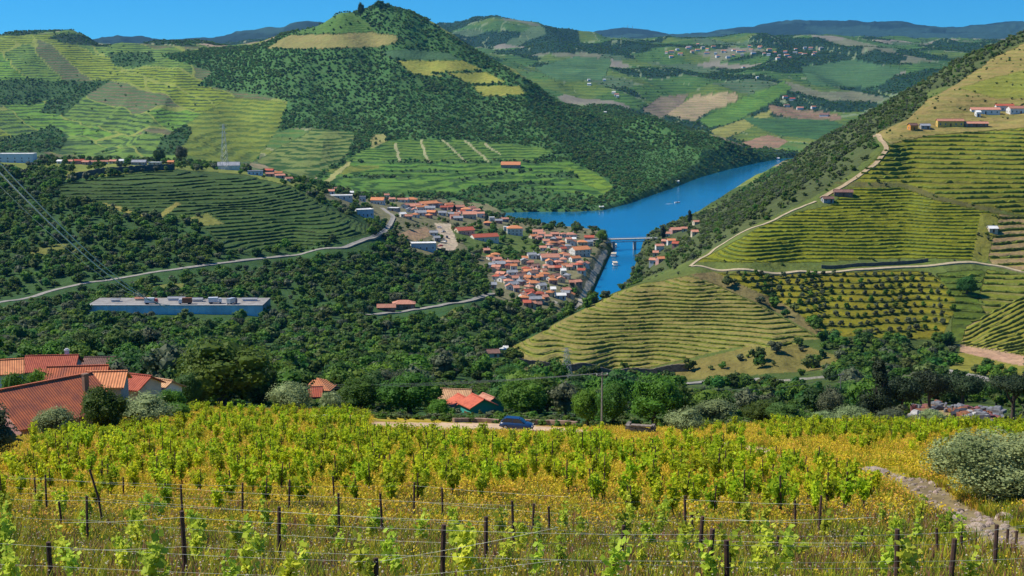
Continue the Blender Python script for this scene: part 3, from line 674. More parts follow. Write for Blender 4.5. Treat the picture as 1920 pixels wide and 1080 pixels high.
GROUNDNAMES = {}
def tree_thing(name, label, cat, loc, cr_me, tr_me, rad, h, trunk_h, rz=None, group=None, crown_label=None):
    """tree: Empty at the foot > trunk, crown"""
    o = bpy.data.objects.new(name, None); COL.objects.link(o); o.location = loc; o.rotation_euler = (0, 0, random.uniform(0, 6.28) if rz is None else rz)
    o.empty_display_size = .3
    tag(o, label, cat, group)
    c = link("crown", cr_me, o); c.location = (0, 0, trunk_h); c.scale = (rad, rad, (h - trunk_h) / 1.62)
    t = link("trunk", tr_me, o); k = (trunk_h + (h - trunk_h) * .55); t.scale = (rad * .8, rad * .8, k)
    return o

# detailed crowns for the nearest trees
NEAR = {}
for k, (mt, shp, core) in dict(oak=('oak', 'round', .7), bright=('bright', 'round', .66), rust=('rust', 'round', .7), deep=('deep', 'round', .75), olive=('olive', 'round', .55), grey=('grey', 'round', .6),
                         pine=('pine', 'umbrella', .6), spire=('pine', 'cone', .6)).items():
    NEAR[k] = [crown_mesh("crown_" + k, 40 + 3 * j + len(k), LM[mt], ncl=34, per=230, leaf=.062 if k != 'olive' else .05, shape=shp, core=core) for j in range(2)]
NEAR['olive_big'] = [crown_mesh("crown_olive", 77, LM['olive'], ncl=95, per=300, leaf=.036, core=.3, shape='loose')]
TRK = [trunk_mesh("trunk_mesh", s, M_BARK) for s in (1, 2, 3)]; TRKG = [trunk_mesh("trunk_mesh", s, M_BARKG, r=.15, lean=.25, limbs=6) for s in (4, 5)]
# label, kind, x, foot row, distance, width px, height px, trunk share
FRONT = [
 ("tall broad tree with rusty brown-green crown standing behind the vineyard beside the red roofs", 'rust', 418, 782, 204, 205, 158, .12),
 ("dark green tree tucked against the right side of the tall rusty tree", 'deep', 488, 784, 210, 75, 95, .1),
 ("dark leafy tree under the left side of the tall rusty tree", 'deep', 352, 782, 196, 62, 80, .1),
 ("rounded green oak, narrower of the two oaks behind the middle of the vineyard", 'oak', 678, 782, 213, 82, 80, .08),
 ("rounded green oak, wider of the two oaks behind the middle of the vineyard", 'oak', 768, 784, 213, 118, 88, .08),
 ("grey-brown tree showing behind the two rounded oaks", 'grey', 730, 768, 240, 72, 82, .1),
 ("bright green bush at the right foot of the wider oak", 'bright', 826, 786, 205, 46, 42, .05),
 ("broad grey-green olive tree in front of the tiled farmhouse's right end", 'olive', 268, 812, 148, 132, 76, .12),
 ("grey olive tree in front of the big tiled farmhouse roof", 'olive', 104, 834, 131, 92, 72, .1),
 ("dark olive tree cut by the left picture edge above the trellis wires", 'grey', -22, 925, 84, 120, 150, .1),
 ("dark green fruit tree leaning on the farmhouse roof by its chimney", 'oak', 192, 812, 136, 92, 92, .1),
 ("leafy green tree between the broad olive and the tall rusty tree", 'bright', 322, 792, 172, 62, 62, .1),
 ("grey-brown olive at the vineyard's upper edge below the small orange roof", 'olive', 550, 792, 186, 92, 72, .1),
 ("low grey-green olive behind the white van on the dirt track", 'olive', 622, 786, 200, 50, 48, .1),
 ("wide bright green tree behind the parked blue car", 'bright', 985, 782, 226, 100, 78, .08),
 ("leafy green tree left of the wooden pole's top, wide at the bottom", 'bright', 1102, 806, 196, 66, 82, .1),
 ("green tree right behind the wooden utility pole", 'oak', 1150, 808, 194, 74, 96, .1),
 ("largest bright green tree of the clump by the stone ruin", 'bright', 1226, 806, 200, 116, 112, .1),
 ("green tree at the right end of the clump by the stone ruin", 'oak', 1272, 800, 204, 60, 82, .1),
 ("small grey-green olive with dark foot right of the stone ruin", 'olive', 1284, 834, 152, 84, 72, .16),
 ("low olive clump behind the right vineyard, closest to the stone ruin", 'olive', 1342, 790, 205, 90, 42, .08),
 ("big silvery olive tree with dark trunk beside the stony path", 'olive_big', 1872, 972, 55, 262, 178, .19),
 ("tall dark pine left of the scrap heap", 'spire', 1644, 796, 235, 90, 118, .1),
 ("dark pine just right of the tallest pine left of the scrap heap", 'pine', 1690, 782, 245, 72, 100, .19),
 ("thin pine with an open crown above the scrap heap", 'pine', 1742, 772, 262, 76, 100, .2),
 ("umbrella pine with long bare trunk at the right picture edge", 'pine', 1897, 812, 222, 92, 124, .42),
 ("bushy pine behind the pale road at the right", 'pine', 1805, 748, 330, 80, 68, .15),
 ("grey olive at the upper edge of the right vineyard, leftmost of four", 'olive', 1545, 804, 178, 62, 34, .08),
 ("grey olive at the upper edge of the right vineyard, broadest of four", 'olive', 1602, 806, 178, 88, 44, .08),
 ("grey olive at the upper edge of the right vineyard, darkest of four", 'grey', 1672, 808, 178, 70, 40, .08),
 ("grey olive at the upper edge of the right vineyard, beside the scrap yard", 'olive', 1742, 816, 172, 64, 44, .08),
 ("dark green thicket tree behind the right vineyard", 'deep', 1470, 800, 190, 70, 46, .06),
 ("green bushy tree beside the pale road bridge", 'oak', 1432, 796, 196, 84, 46, .06),
 ("dark bushy tree below the curved pale road", 'deep', 1350, 776, 262, 80, 34, .06),
 ("green shrubby tree over the scrap yard's rear edge", 'grey', 1560, 780, 220, 60, 60, .1),
 ("dense green tree in front of the spur's retaining wall", 'oak', 960, 728, 420, 66, 44, .1),
 ("lone dark round tree in the green field right of the young grove", 'deep', 1812, 566, 758, 42, 46, .1),
 ("round bright tree at the left end of the river bridge", 'bright', 1130, 450, 1440, 26, 22, .1),
 ("big tree on the plateau beside the orange house", 'grey', 340, 306, 1395, 26, 36, .2),
 ("dark tree on the plateau left of the grey tree", 'deep', 300, 306, 1395, 24, 28, .1),
]
FRONT += [("small dark tree on the cone mountain's summit, left of its chapel knoll", 'deep', 676, 12, 3100, 14, 10, .1), ("dark tree crowning the very top of the cone mountain", 'deep', 712, 12, 3108, 20, 13, .1), ("dark tree just right of the cone mountain's highest tree", 'deep', 727, 14, 3108, 12, 10, .1)]
FRONT += [("dark leafy bush left of the others between the farmhouse ridge and the houses behind", 'oak', 26, 742, 166, 66, 60, .05), ("rounded green bush above the middle of the farmhouse ridge", 'bright', 76, 738, 170, 64, 60, .05), ("green bush nearest the farmhouse's red wing, above its ridge", 'oak', 128, 722, 178, 54, 50, .05), ("green bush by the small white shed, under the tall rusty tree's left side", 'bright', 330, 800, 160, 60, 44, .05)]
def foot(px, py, Y):
    u, s = ray(px, py); return Vector((u * Y, Y, float(zat(u * Y, Y))))
TREEX = []
for i, (lab, kind, px, py, Y, wpx, hpx, tsh) in enumerate(FRONT):
    p = foot(px, py, Y); topz = H + ray(px, py - hpx)[1] * Y
    h = max(topz - p.z, hpx * Y / F * .9); rad = wpx * Y / F / 2 * 1.14
    trk = TRKG if 'olive' in kind else TRK
    tree_thing('olive_tree' if 'olive' in kind else ('pine_tree' if kind in ('pine', 'spire') else 'broadleaf_tree'), lab, 'tree', p, NEAR[kind][i % len(NEAR[kind])], trk[i % len(trk)], rad, h, h * tsh * (1 if tsh > .19 else .35))
    TREEX.append((p.x, p.y, rad))
# dark cypresses
CYP = crown_mesh("crown_cypress", 5, LM['cypress'], ncl=26, per=50, leaf=.11, shape='column', core=.9)
for lab, px, py, Y, hpx in (("dark cypress standing against the river above the right-bank houses", 1293, 424, 1560, 26), ("dark cypress beside the houses at the right end of the bridge", 1243, 448, 1420, 28),
        ("cypress among the town's long red roofs", 852, 408, 1500, 20), ("cypress at the right end of the long town roofs", 912, 412, 1480, 20), ("cypress below the white factory shed", 836, 462, 1160, 18)):
    p = foot(px, py, Y); h = hpx * Y / F
    o = tree_thing('cypress_tree', lab, 'tree', p, CYP, TRK[0], h * .34, h, h * .04)

# ---- scattered woods
FAR = [crown_mesh("crown_far", 100 + j, LM[m_], ncl=9, per=26, leaf=.30, core=.78) for j, m_ in enumerate(('deep', 'deep', 'oak', 'oak', 'bright', 'grey', 'oak', 'scrub', 'deep'))]
HAZ = [crown_mesh("crown_hazy", 120 + j, LM[m_], ncl=6, per=14, leaf=.36, core=.8) for j, m_ in enumerate(('hazy', 'hazy', 'deep', 'oak', 'hazy', 'scrub'))]
SCR = [crown_mesh("crown_scrub", 130 + j, LM[m_], ncl=7, per=20, leaf=.30, core=.75) for j, m_ in enumerate(('scrub', 'scrub', 'oak', 'grey'))]
MIDC = [crown_mesh("crown_mid", 140 + j, LM[m_], ncl=22, per=50, leaf=.14, core=.72) for j, m_ in enumerate(('deep', 'deep', 'oak', 'oak', 'bright', 'grey'))]
ROADS_PX = [[(-60,582),(0,567),(90,546),(200,526),(280,512),(360,502),(430,492),(470,487),(560,477),(640,467),(700,447),(722,434),(738,408),(716,390)],
    [(690,592),(760,584),(820,576),(890,563),(930,552)], [(1285,722),(1340,714),(1420,711),(1550,708)], [(1770,695),(1830,708),(1880,722)], [(1296,500),(1345,507),(1400,509),(1500,509),(1600,507),(1690,501),(1760,498),(1830,492),(1880,500),(1930,512)],
    [(1294,500),(1340,466),(1400,433),(1480,398),(1540,372),(1600,337),(1640,310),(1664,280),(1650,262),(1640,248)], [(170,585),(480,585)], [(1082,585),(1112,535),(1132,490)]]
EXPX = []          # (px, py, rx, ry) ellipses kept free of trees, filled by the buildings
def free_mask():
    m = np.ones(XX.shape, bool)
    for R_ in ROADS_PX:
        P = np.array(R_); bb = (PX > P[:, 0].min() - 12) & (PX < P[:, 0].max() + 12) & (PY > P[:, 1].min() - 10) & (PY < P[:, 1].max() + 22) & (YY > 380)
        d = np.minimum(sdist(PX[bb], PY[bb], R_, False), np.minimum(sdist(PX[bb], PY[bb] - 6, R_, False), sdist(PX[bb], PY[bb] - 11, R_, False)))
        k = m[bb]; k[d < 4.5] = False; m[bb] = k
    for (x, y, rx, ry) in EXPX:
        bb = (np.abs(PX - x) < rx) & (np.abs(PY - y) < ry) & (YY > 185); m[bb & ((((PX - x) / rx) ** 2 + ((PY - y) / ry) ** 2) < 1)] = False
    return m
# ------------------------------------------------------------------ buildings
class MB:
    """collects simple solids, then links them as one mesh object"""
    def __init__(s): s.v = []; s.f = []; s.m = []; s.cur = 0
    def add(s, vs, fs):
        n = len(s.v); s.v += [tuple(v) for v in vs]; s.f += [tuple(i + n for i in f) for f in fs]; s.m += [s.cur] * len(fs); return s
    def box(s, x0, x1, y0, y1, z0, z1):
        return s.add([(x0,y0,z0),(x1,y0,z0),(x1,y1,z0),(x0,y1,z0),(x0,y0,z1),(x1,y0,z1),(x1,y1,z1),(x0,y1,z1)], [(3,2,1,0),(4,5,6,7),(0,1,5,4),(1,2,6,5),(2,3,7,6),(3,0,4,7)])
    def tube(s, path, rad, seg=6, caps=True):
        co, q = tube(path, rad if hasattr(rad, '__len__') else [rad] * len(path), seg)
        fs = [tuple(f) for f in q]
        if caps: fs += [tuple(range(seg))[::-1], tuple(range(len(co) - seg, len(co)))]
        return s.add(co, fs)
    def prism(s, pts, z0, z1):
        n = len(pts); return s.add([(x, y, z0) for x, y in pts] + [(x, y, z1) for x, y in pts], [tuple(range(n))[::-1], tuple(range(n, 2 * n))] + [(i, (i + 1) % n, n + (i + 1) % n, n + i) for i in range(n)])
    def mesh(s, name, mats):
        me = bpy.data.meshes.new(name); me.from_pydata(s.v, [], s.f); me.polygons.foreach_set("material_index", s.m)
        for m in (mats if isinstance(mats, (list, tuple)) else [mats]): me.materials.append(m)
        me.update(); return me
    def build(s, name, mats, parent=None, **k): return link(name, s.mesh(name, mats), parent, **k)

def roofmat(name, c, c2, pitch=.34, scale=1.2):
    m, nt, b = mat(name, .85, .2)
    tcn = N(nt, "ShaderNodeTexCoord"); no = N(nt, "ShaderNodeTexNoise"); no.inputs['Scale'].default_value = scale; no.inputs['Detail'].default_value = 5
    lnk(nt, tcn.outputs['Object'], no.inputs['Vector'])
    wv = N(nt, "ShaderNodeTexWave"); wv.bands_direction = 'X'; wv.inputs['Scale'].default_value = .314 / pitch * 1.0; wv.inputs['Distortion'].default_value = .4; wv.inputs['Detail Scale'].default_value = 3
    lnk(nt, tcn.outputs['Object'], wv.inputs['Vector'])
    mx = N(nt, "ShaderNodeMix", data_type='RGBA'); mx.inputs[6].default_value = (*c, 1); mx.inputs[7].default_value = (*c2, 1)
    rp = N(nt, "ShaderNodeMapRange"); rp.inputs[1].default_value = .38; rp.inputs[2].default_value = .66; lnk(nt, no.outputs['Fac'], rp.inputs[0]); lnk(nt, rp.outputs[0], mx.inputs[0])
    m2 = N(nt, "ShaderNodeMix", data_type='RGBA', blend_type='MULTIPLY'); lnk(nt, mx.outputs[2], m2.inputs[6])
    cr = N(nt, "ShaderNodeMapRange"); cr.inputs[3].default_value = .62; cr.inputs[4].default_value = 1.12; lnk(nt, wv.outputs['Fac'], cr.inputs[0])
    lnk(nt, cr.outputs[0], m2.inputs[7]); m2.inputs[0].default_value = .8
    oi = N(nt, "ShaderNodeObjectInfo"); h = N(nt, "ShaderNodeHueSaturation"); a = N(nt, "ShaderNodeMapRange"); a.inputs[3].default_value = .8; a.inputs[4].default_value = 1.2
    lnk(nt, oi.outputs['Random'], a.inputs[0]); lnk(nt, a.outputs[0], h.inputs['Value']); lnk(nt, m2.outputs[2], h.inputs['Color']); lnk(nt, h.outputs[0], b.inputs['Base Color'])
    bp = N(nt, "ShaderNodeBump"); bp.inputs['Strength'].default_value = .6; bp.inputs['Distance'].default_value = .08; lnk(nt, wv.outputs['Fac'], bp.inputs['Height']); lnk(nt, bp.outputs[0], b.inputs['Normal'])
    return m
RM = dict(orange=roofmat("orange_tiles", (.74, .30, .13), (.58, .22, .10)), red=roofmat("red_tiles", (.56, .14, .08), (.42, .10, .06)), pink=roofmat("faded_tiles", (.66, .31, .20), (.50, .21, .14)),
          brown=roofmat("weathered_tiles", (.30, .16, .12), (.18, .10, .08)), grey=noisy("grey_roof", (.33, .34, .36), (.24, .25, .27), scale=.5), white=noisy("white_roof", (.78, .77, .73), (.62, .60, .55), scale=.3),
          farm=roofmat("farmhouse_tiles", (.60, .17, .075), (.36, .115, .07), pitch=.30, scale=.9), tan=roofmat("pale_tiles", (.56, .33, .17), (.40, .22, .12)))
WM = dict(white=noisy("white_wall", (.74, .73, .70), (.60, .58, .53), scale=.6), cream=noisy("cream_wall", (.62, .54, .40), (.50, .42, .30), scale=.6), yellow=noisy("yellow_wall", (.72, .47, .10), (.58, .36, .08), scale=.6),
          orange=noisy("orange_wall", (.70, .30, .05), (.55, .22, .04), scale=.6), blue=noisy("blue_and_shaded_white_wall", (.60, .66, .72), (.50, .56, .62), scale=.6), pink=noisy("pink_wall", (.55, .30, .26), (.42, .22, .2), scale=.6),  # blue also serves white walls, with their bluish shade put into the colour
          grey=noisy("grey_wall", (.38, .37, .35), (.26, .25, .24), scale=.8), brick=noisy("brown_wall", (.25, .15, .10), (.16, .1, .07), scale=.8), teal=noisy("teal_wall", (.05, .36, .30), (.04, .28, .24), scale=.6), stone=noisy("rough_stone", (.30, .25, .19), (.12, .10, .085), scale=2.2, bump=.9))
M_GLASS = noisy("window_glass", (.03, .04, .055), (.02, .03, .04), rough=.15, spec=.6)
M_FRAME = noisy("painted_frame", (.62, .60, .56), (.5, .48, .45)); M_DOOR = noisy("door_wood", (.16, .08, .04), (.10, .05, .03), scale=3)
def _win(w, h):
    m = MB(); m.box(-w/2, w/2, -.09, .02, -.09, 0); m.box(-w/2, w/2, -.06, .02, h-.09, h)
    m.box(-w/2, -w/2+.09, -.06, .02, 0, h-.09); m.box(w/2-.09, w/2, -.06, .02, 0, h-.09); m.box(-.03, .03, -.05, .02, 0, h-.09)
    return m
WIN_F = _win(1.1, 1.4).mesh("window_frame", M_FRAME)
WIN_P = MB().box(-.50, .50, -.03, .01, .01, 1.30).mesh("window_pane", M_GLASS)
_wf = _win(1.1, 1.4); _wf.cur = 1; _wf.box(-.49, .49, -.035, .01, .005, 1.305); WIN_1 = _wf.mesh("window_whole", [M_FRAME, M_GLASS])
_d = MB(); _d.box(-.55, .55, -.06, .02, 0, 2.1); _d.box(-.48, -.05, -.09, -.06, .2, 1.9); _d.box(.05, .48, -.09, -.06, .2, 1.9); DOOR = _d.mesh("door_leaf", M_DOOR)
_c = MB(); _c.box(-.35, .35, -.3, .3, -1.2, 1.0); _c.box(-.45, .45, -.4, .4, 1.0, 1.15); _c.box(-.25, .25, -.22, .22, 1.15, 1.4); CHIM = _c.mesh("chimney_stack", WM['white'])
ROOFC = {}
def walls_mb(w, d, h, rise, kind, below=4.0):
    m = MB(); a, b = w/2, d/2
    if kind == 'gable':
        m.add([(-a,-b,-below),(a,-b,-below),(a,b,-below),(-a,b,-below),(-a,-b,h),(a,-b,h),(a,b,h),(-a,b,h),(-a,0,h+rise),(a,0,h+rise)],
              [(3,2,1,0),(0,1,5,4),(2,3,7,6),(1,2,6,9,5),(3,0,4,8,7),(4,5,9,8),(6,7,8,9)])
    else: m.box(-a, a, -b, b, -below, h)
    return m
def roof_mb(w, d, h, rise, kind, o=.45, t=.16):
    m = MB(); a, b = w/2 + o, d/2 + o
    if kind == 'gable':
        e = rise * (o / (d/2)); z0 = h - e + .03; zr = h + rise + .03
        m.add([(-a,-b,z0),(a,-b,z0),(a,0,zr),(-a,0,zr),(a,b,z0),(-a,b,z0),(-a,-b,z0+t),(a,-b,z0+t),(a,0,zr+t),(-a,0,zr+t),(a,b,z0+t),(-a,b,z0+t)],
              [(6,7,8,9),(9,8,10,11),(1,0,3,2),(2,3,5,4),(0,1,7,6),(4,5,11,10),(1,2,8,7),(2,4,10,8),(3,0,6,9),(5,3,9,11)])
        m.box(-a, a, -.16, .16, zr + t - .04, zr + t + .10)
    elif kind == 'hip':
        r = max(a - b, .3); z0 = h + .02; zr = h + rise
        m.add([(-a,-b,z0),(a,-b,z0),(a,b,z0),(-a,b,z0),(-a,-b,z0+t),(a,-b,z0+t),(a,b,z0+t),(-a,b,z0+t),(-r,0,zr+t),(r,0,zr+t)],
              [(3,2,1,0),(0,1,5,4),(1,2,6,5),(2,3,7,6),(3,0,4,7),(4,5,9,8),(5,6,9),(6,7,8,9),(7,4,8)])
    else:
        m.box(-a + .2, a - .2, -b + .2, b - .2, h, h + .25)
        for q in ((-a+.2, -a+.45, -b+.2, b-.2), (a-.45, a-.2, -b+.2, b-.2), (-a+.45, a-.45, -b+.2, -b+.45), (-a+.45, a-.45, b-.45, b-.2)): m.box(*q, h + .25, h + .55)
    return m
def house(label, loc, w, d, h, rz=0, roof='red', wall='white', kind='gable', rise=None, windows=True, chimney=False, cat='house', group=None, panes=False, name='house', floors=None, door=True, maxw=5):
    rise = d * .24 if rise is None else rise
    o = bpy.data.objects.new(name, None); COL.objects.link(o); o.location = loc; o.rotation_euler = (0, 0, rz); tag(o, label, cat, group)
    walls_mb(w, d, h, rise, kind).build("walls", WM[wall], o)
    r = roof_mb(w, d, h, rise, kind).build("roof", RM[roof], o)
    if chimney:
        c = link("chimney", CHIM, r); c.location = (w * .28, d * .12, h + rise * (.75 if kind != 'flat' else 0) + .3)
    if windows:
        fl = floors or max(1, int(h / 2.9)); n = min(maxw, max(1, int(w / 3.0)))
        for f in range(fl):
            for k in range(n):
                x = -w/2 + w * (k + .5) / n
                if f == 0 and k == n // 2 and door:
                    dd = link("door", DOOR, o); dd.location = (x, -d/2 - .01, .0); continue
                q = link("window", WIN_F if panes else WIN_1, o); q.location = (x, -d/2 - .01, f * 2.8 + 1.0)
                if panes: link("pane", WIN_P, q)
        n2 = min(3, max(1, int(d / 3.5)))
        for f in range(fl):
            for k in range(n2):
                q = link("window", WIN_F if panes else WIN_1, o); q.location = (-w/2 - .01, -d/2 + d * (k + .5) / n2, f * 2.8 + 1.0); q.rotation_euler = (0, 0, -math.pi/2)
                if panes: link("pane", WIN_P, q)
    return o
ORD = "first second third fourth fifth sixth seventh eighth ninth tenth eleventh twelfth thirteenth fourteenth fifteenth sixteenth seventeenth eighteenth nineteenth twentieth".split()
def ordw(k):
    n = k + 1
    if n <= 20: return ORD[n - 1]
    t = n // 10 - 2; return (["twenty", "thirty", "forty"][t] + "-" + ORD[n % 10 - 1]) if n % 10 else ["twentieth", "thirtieth", "fortieth"][t]
# the town:  x, foot row, width px, height px, roof, wall, kind, turn (deg)
TOWNL = """
639 373 44 6 white white flat 4;679 377 13 9 grey blue flat 0;708 383 26 13 orange white gable -12;734 378 13 8 pink cream gable 10;752 379 15 8 pink white gable 0;772 379 22 8 orange cream hip 0
802 387 40 9 orange pink gable 32;773 392 26 9 pink pink gable 10;806 395 20 8 grey blue gable 0;788 404 22 9 grey white gable 5;809 403 18 7 orange pink gable -20;681 406 34 14 white blue flat 20
738 396 22 5 white grey flat -20;754 407 13 8 white white gable 30;766 411 14 7 pink cream gable 0;793 468 50 13 white blue flat 4;813 442 16 9 grey white gable 0;818 452 12 8 grey grey gable 20
832 394 14 9 red pink gable 0;845 394 16 10 red pink gable 15;861 394 20 10 pink pink gable 0;874 398 20 9 orange white hip 0;880 410 27 14 pink cream gable 0;893 400 14 10 pink pink gable 20
857 406 14 9 pink pink gable 0;829 404 16 9 grey white gable 0;845 406 12 8 grey white gable 0;859 414 18 9 grey grey gable 0;909 410 7 10 pink cream hip 0;922 415 10 8 white white flat 0
914 423 14 8 orange pink hip 0;935 419 14 9 grey pink gable 0;946 416 14 9 pink grey gable 20;965 441 31 21 orange white hip 0;870 439 36 12 red cream gable 22;908 452 54 13 red white gable 20
950 434 12 9 white white flat 0;1008 441 20 11 pink cream gable 0;1010 450 12 8 pink pink gable 30;1024 457 13 9 pink white gable 0;1043 462 13 9 pink pink gable 20;1053 460 14 10 orange pink hip 0
1040 444 16 9 pink pink gable 0;1057 445 14 10 pink white hip 20;929 484 17 11 orange cream hip 0;932 492 16 9 pink pink gable 20;984 490 11 8 orange cream gable 0;1031 490 36 13 pink blue gable 3
1070 446 22 10 pink white hip 10;1074 454 12 10 white white gable 0;1105 451 19 10 red pink gable -8;1087 480 36 20 orange white gable 25;1092 460 20 10 orange cream hip 0;1078 491 20 12 orange white gable 20
1047 452 13 8 pink pink gable 0;1028 448 14 8 pink white gable 0;1055 472 13 9 red cream gable 25;935 501 25 8 grey grey gable 0;954 504 15 10 red pink hip 0;940 520 19 11 pink brick gable -35
960 517 20 10 grey blue gable 10;986 510 15 9 red pink hip 0;1003 505 18 8 brown pink gable 35;999 518 18 10 brown blue gable 30;1021 524 19 17 orange blue hip 0;1045 508 15 11 red pink gable 0
1042 524 16 12 brown cream gable 20;1056 516 10 15 white white gable 0;976 524 23 9 brown blue gable 42;960 540 24 12 grey blue gable 40;1000 538 26 10 orange grey hip 0;1015 542 17 9 grey white gable 30
990 554 20 9 red grey gable 25;1012 558 18 11 red brick hip 0;1003 568 24 10 grey grey gable 10;1006 578 20 9 brown brick gable 0;1051 561 21 12 white blue gable 0;1037 549 10 9 white white gable 0
924 541 14 10 grey grey gable 0;1067 506 12 10 pink cream gable 0;1072 536 10 7 pink brick gable 0;966 528 12 8 pink white gable 0;1033 508 12 9 pink cream gable 0;1062 486 12 12 pink white gable 0
912 475 12 6 pink brick gable 10;1018 470 13 8 pink white gable 0;725 370 10 6 pink white gable 0;658 366 10 5 white cream gable 0;620 364 14 5 pink white gable 0;628 358 8 5 pink cream gable 0
"""
_r = random.Random(5); CORE = [(985,442),(1112,452),(1100,500),(1070,560),(990,582),(925,525),(960,492),(1020,480)]; UPC = [(735,376),(905,392),(905,414),(850,416),(775,408)]
_used = [(float(t.split()[0]), float(t.split()[1])) for ln in TOWNL.strip().split("\n") for t in ln.split(";")]
for _poly, _n in ((CORE, 62), (UPC, 16), ([(905,480),(960,500),(1000,530),(940,545)], 8)):
    c_ = 0; tries = 0
    while c_ < _n and tries < 6000:
        tries += 1; x = _r.uniform(730, 1115); y = _r.uniform(374, 584)
        if inpoly(np.array([x]), np.array([y]), _poly)[0] and min(((x - a) / 1.5) ** 2 + (y - b) ** 2 for a, b in _used) > 26:
            _used.append((x, y)); c_ += 1; TOWNL = TOWNL.rstrip() + f"\n{x:.0f} {y:.0f} {_r.choice([11,13,15,17])} {_r.choice([8,9,11,13])} {_r.choice(['pink','orange','pink','red','grey','pink','orange'])} {_r.choice(['white','white','cream','white','pink','grey'])} {_r.choice(['gable','gable','hip'])} {_r.choice([0,10,25,40,-20,90,70])}\n"
bands = [(0, 385, "in the town's uppermost row, by the vineyards"), (385, 402, "in the town's second row from the top"), (402, 420, "below the town's long roofs"), (420, 447, "in the town row level with the river mouth"),
         (447, 470, "in the crowded town row near the bridge"), (470, 497, "in the town's middle rows above the quay"), (497, 515, "in the town's third row from bottom"), (515, 535, "in the town's second row from bottom"), (535, 600, "in the town's lowest row, by the woods")]
rows_ = []
for ln in TOWNL.strip().split('\n'):
    for t in ln.split(';'):
        q = t.split(); rows_.append([float(q[0]), float(q[1]), float(q[2]), float(q[3]), q[4], q[5], q[6], float(q[7])])
for a, b, phrase in bands:
    rr = sorted([r for r in rows_ if a <= r[1] < b], key=lambda r: r[0])
    for k, (x, y, wp, hp, rf, wl, kd, rz) in enumerate(rr):
        p = hit(x, y, y0=880, y1=1900); s = p.y / F; w = wp * s * .94; h = max(3.0, hp * s * (.62 if kd != 'flat' else .9)); d = max(6, min(w * .75, 11))
        c = math.cos(math.radians(rz))
        roofw = {'orange': 'orange-tiled', 'red': 'red-tiled', 'pink': 'faded pink-tiled', 'brown': 'dark-roofed', 'grey': 'grey-roofed', 'white': 'pale-roofed'}[rf]
        o = house(f"{roofw} {wl} house {phrase}, {ordw(k)} from left", (p.x, p.y + d * .35, p.z), w, d, h, math.radians(rz + 4), rf, wl, kd, chimney=(k % 3 == 0 and kd != 'flat'), group="houses of the riverside town", name='town_house', maxw=4, floors=1 if h < 6 else 2)
        EXPX.append((x, y + 3, wp * .62, hp * .4 + 4))
# right bank
RB = [(1252,444,10,10,'pink','white'),(1268,436,22,9,'pink','pink'),(1237,472,15,18,'pink','white'),(1259,457,15,9,'orange','white'),(1247,458,10,9,'pink','pink'),(1268,463,12,9,'red','pink'),(1226,496,14,14,'pink','white'),(1239,492,14,9,'orange','pink'),(1306,421,12,7,'pink','cream'),(1303,441,12,7,'pink','cream'),(1284,434,10,7,'pink','cream'),(1230,480,10,9,'pink','cream')]
for k, (x, y, wp, hp, rf, wl) in enumerate(sorted(RB)):
    p = hit(x, y, y0=880, y1=2200); s = p.y / F; w = wp * s; h = max(3, hp * s * .62)
    house(f"{rf}-roofed {wl} house on the right bank beyond the bridge, {ordw(k)} from left", (p.x, p.y + 3, p.z), w, max(6, w * .7), h, math.radians(-20 + 13 * (k % 4)), rf, wl, 'gable', group="houses on the right bank", name='town_house', maxw=3)
    EXPX.append((x, y + 2, wp * .7, hp * .5 + 6))
def place(x, y, wp, hp, Y0, Y1, label, roof, wall, kind='gable', rz=0, hf=.62, dd=.6, group=None, **k):
    p = hit(x, y, y0=Y0, y1=Y1); s = p.y / F; w = wp * s; d = max(5, w * dd)
    EXPX.append((x, y, wp * .56, hp * .5 + 4))
    return house(label, (p.x, p.y + d * .3, p.z), w, d, max(2.6, hp * s * hf), math.radians(rz), roof, wall, kind, group=group, **k)
# plateau at the left
place(30, 305, 66, 19, 1150, 1700, "long pale blue warehouse with a flat white roof at the left edge of the plateau", 'white', 'blue', 'flat', 0, .85, .4, maxw=5, cat='warehouse', name='warehouse')
for k, (x, y, wp, hp, rf, wl) in enumerate([(112,307,9,8,'white','white'),(131,307,10,7,'pink','cream'),(148,308,17,11,'red','pink'),(161,309,13,9,'pink','pink'),(174,309,13,9,'pink','cream'),(195,308,13,8,'pink','white'),(212,307,13,7,'pink','cream'),(229,306,11,6,'white','white')]):
    place(x, y, wp, hp, 1150, 1700, f"{rf}-roofed {wl} house in the hamlet right of the blue warehouse, {ordw(k)} from left", rf, wl, 'gable', rz=12 * (k % 3) - 10, group="plateau hamlet houses", name='village_house', maxw=3)
place(260, 309, 26, 7, 1150, 1700, "low dark shed on the plateau between the hamlet and the orange house", 'grey', 'grey', name='farm_shed', cat='shed')
place(290, 310, 22, 5, 1150, 1700, "low pale shed on the plateau left of the small orange house", 'white', 'cream', 'flat', name='farm_shed', cat='shed')
place(320, 309, 11, 9, 1150, 1700, "small bright orange house on the plateau beside the grey tree", 'orange', 'orange', name='village_house', maxw=2)
place(428, 318, 40, 13, 1150, 1700, "wide grey metal shed with curved pale roof on top of the vineyard hill", 'grey', 'white', 'gable', 6, name='farm_shed', cat='shed', windows=False)
place(478, 328, 28, 11, 1150, 1700, "blue-shaded low building between the metal shed and the orange house", 'grey', 'blue', 'flat', 8, name='farm_building', cat='building')
for k, (x, y, wp, hp, rf, wl) in enumerate([(504,322,17,11,'red','pink'),(521,324,16,9,'orange','cream'),(505,331,15,8,'pink','pink'),(524,334,18,8,'pink','grey'),(541,340,13,8,'pink','cream')]):
    place(x, y, wp, hp, 1150, 1800, f"{rf}-roofed {wl} house at the hilltop vineyard's right end, {ordw(k)} from left", rf, wl, 'gable', rz=10 * k - 10, group="hilltop houses", name='village_house', maxw=2)
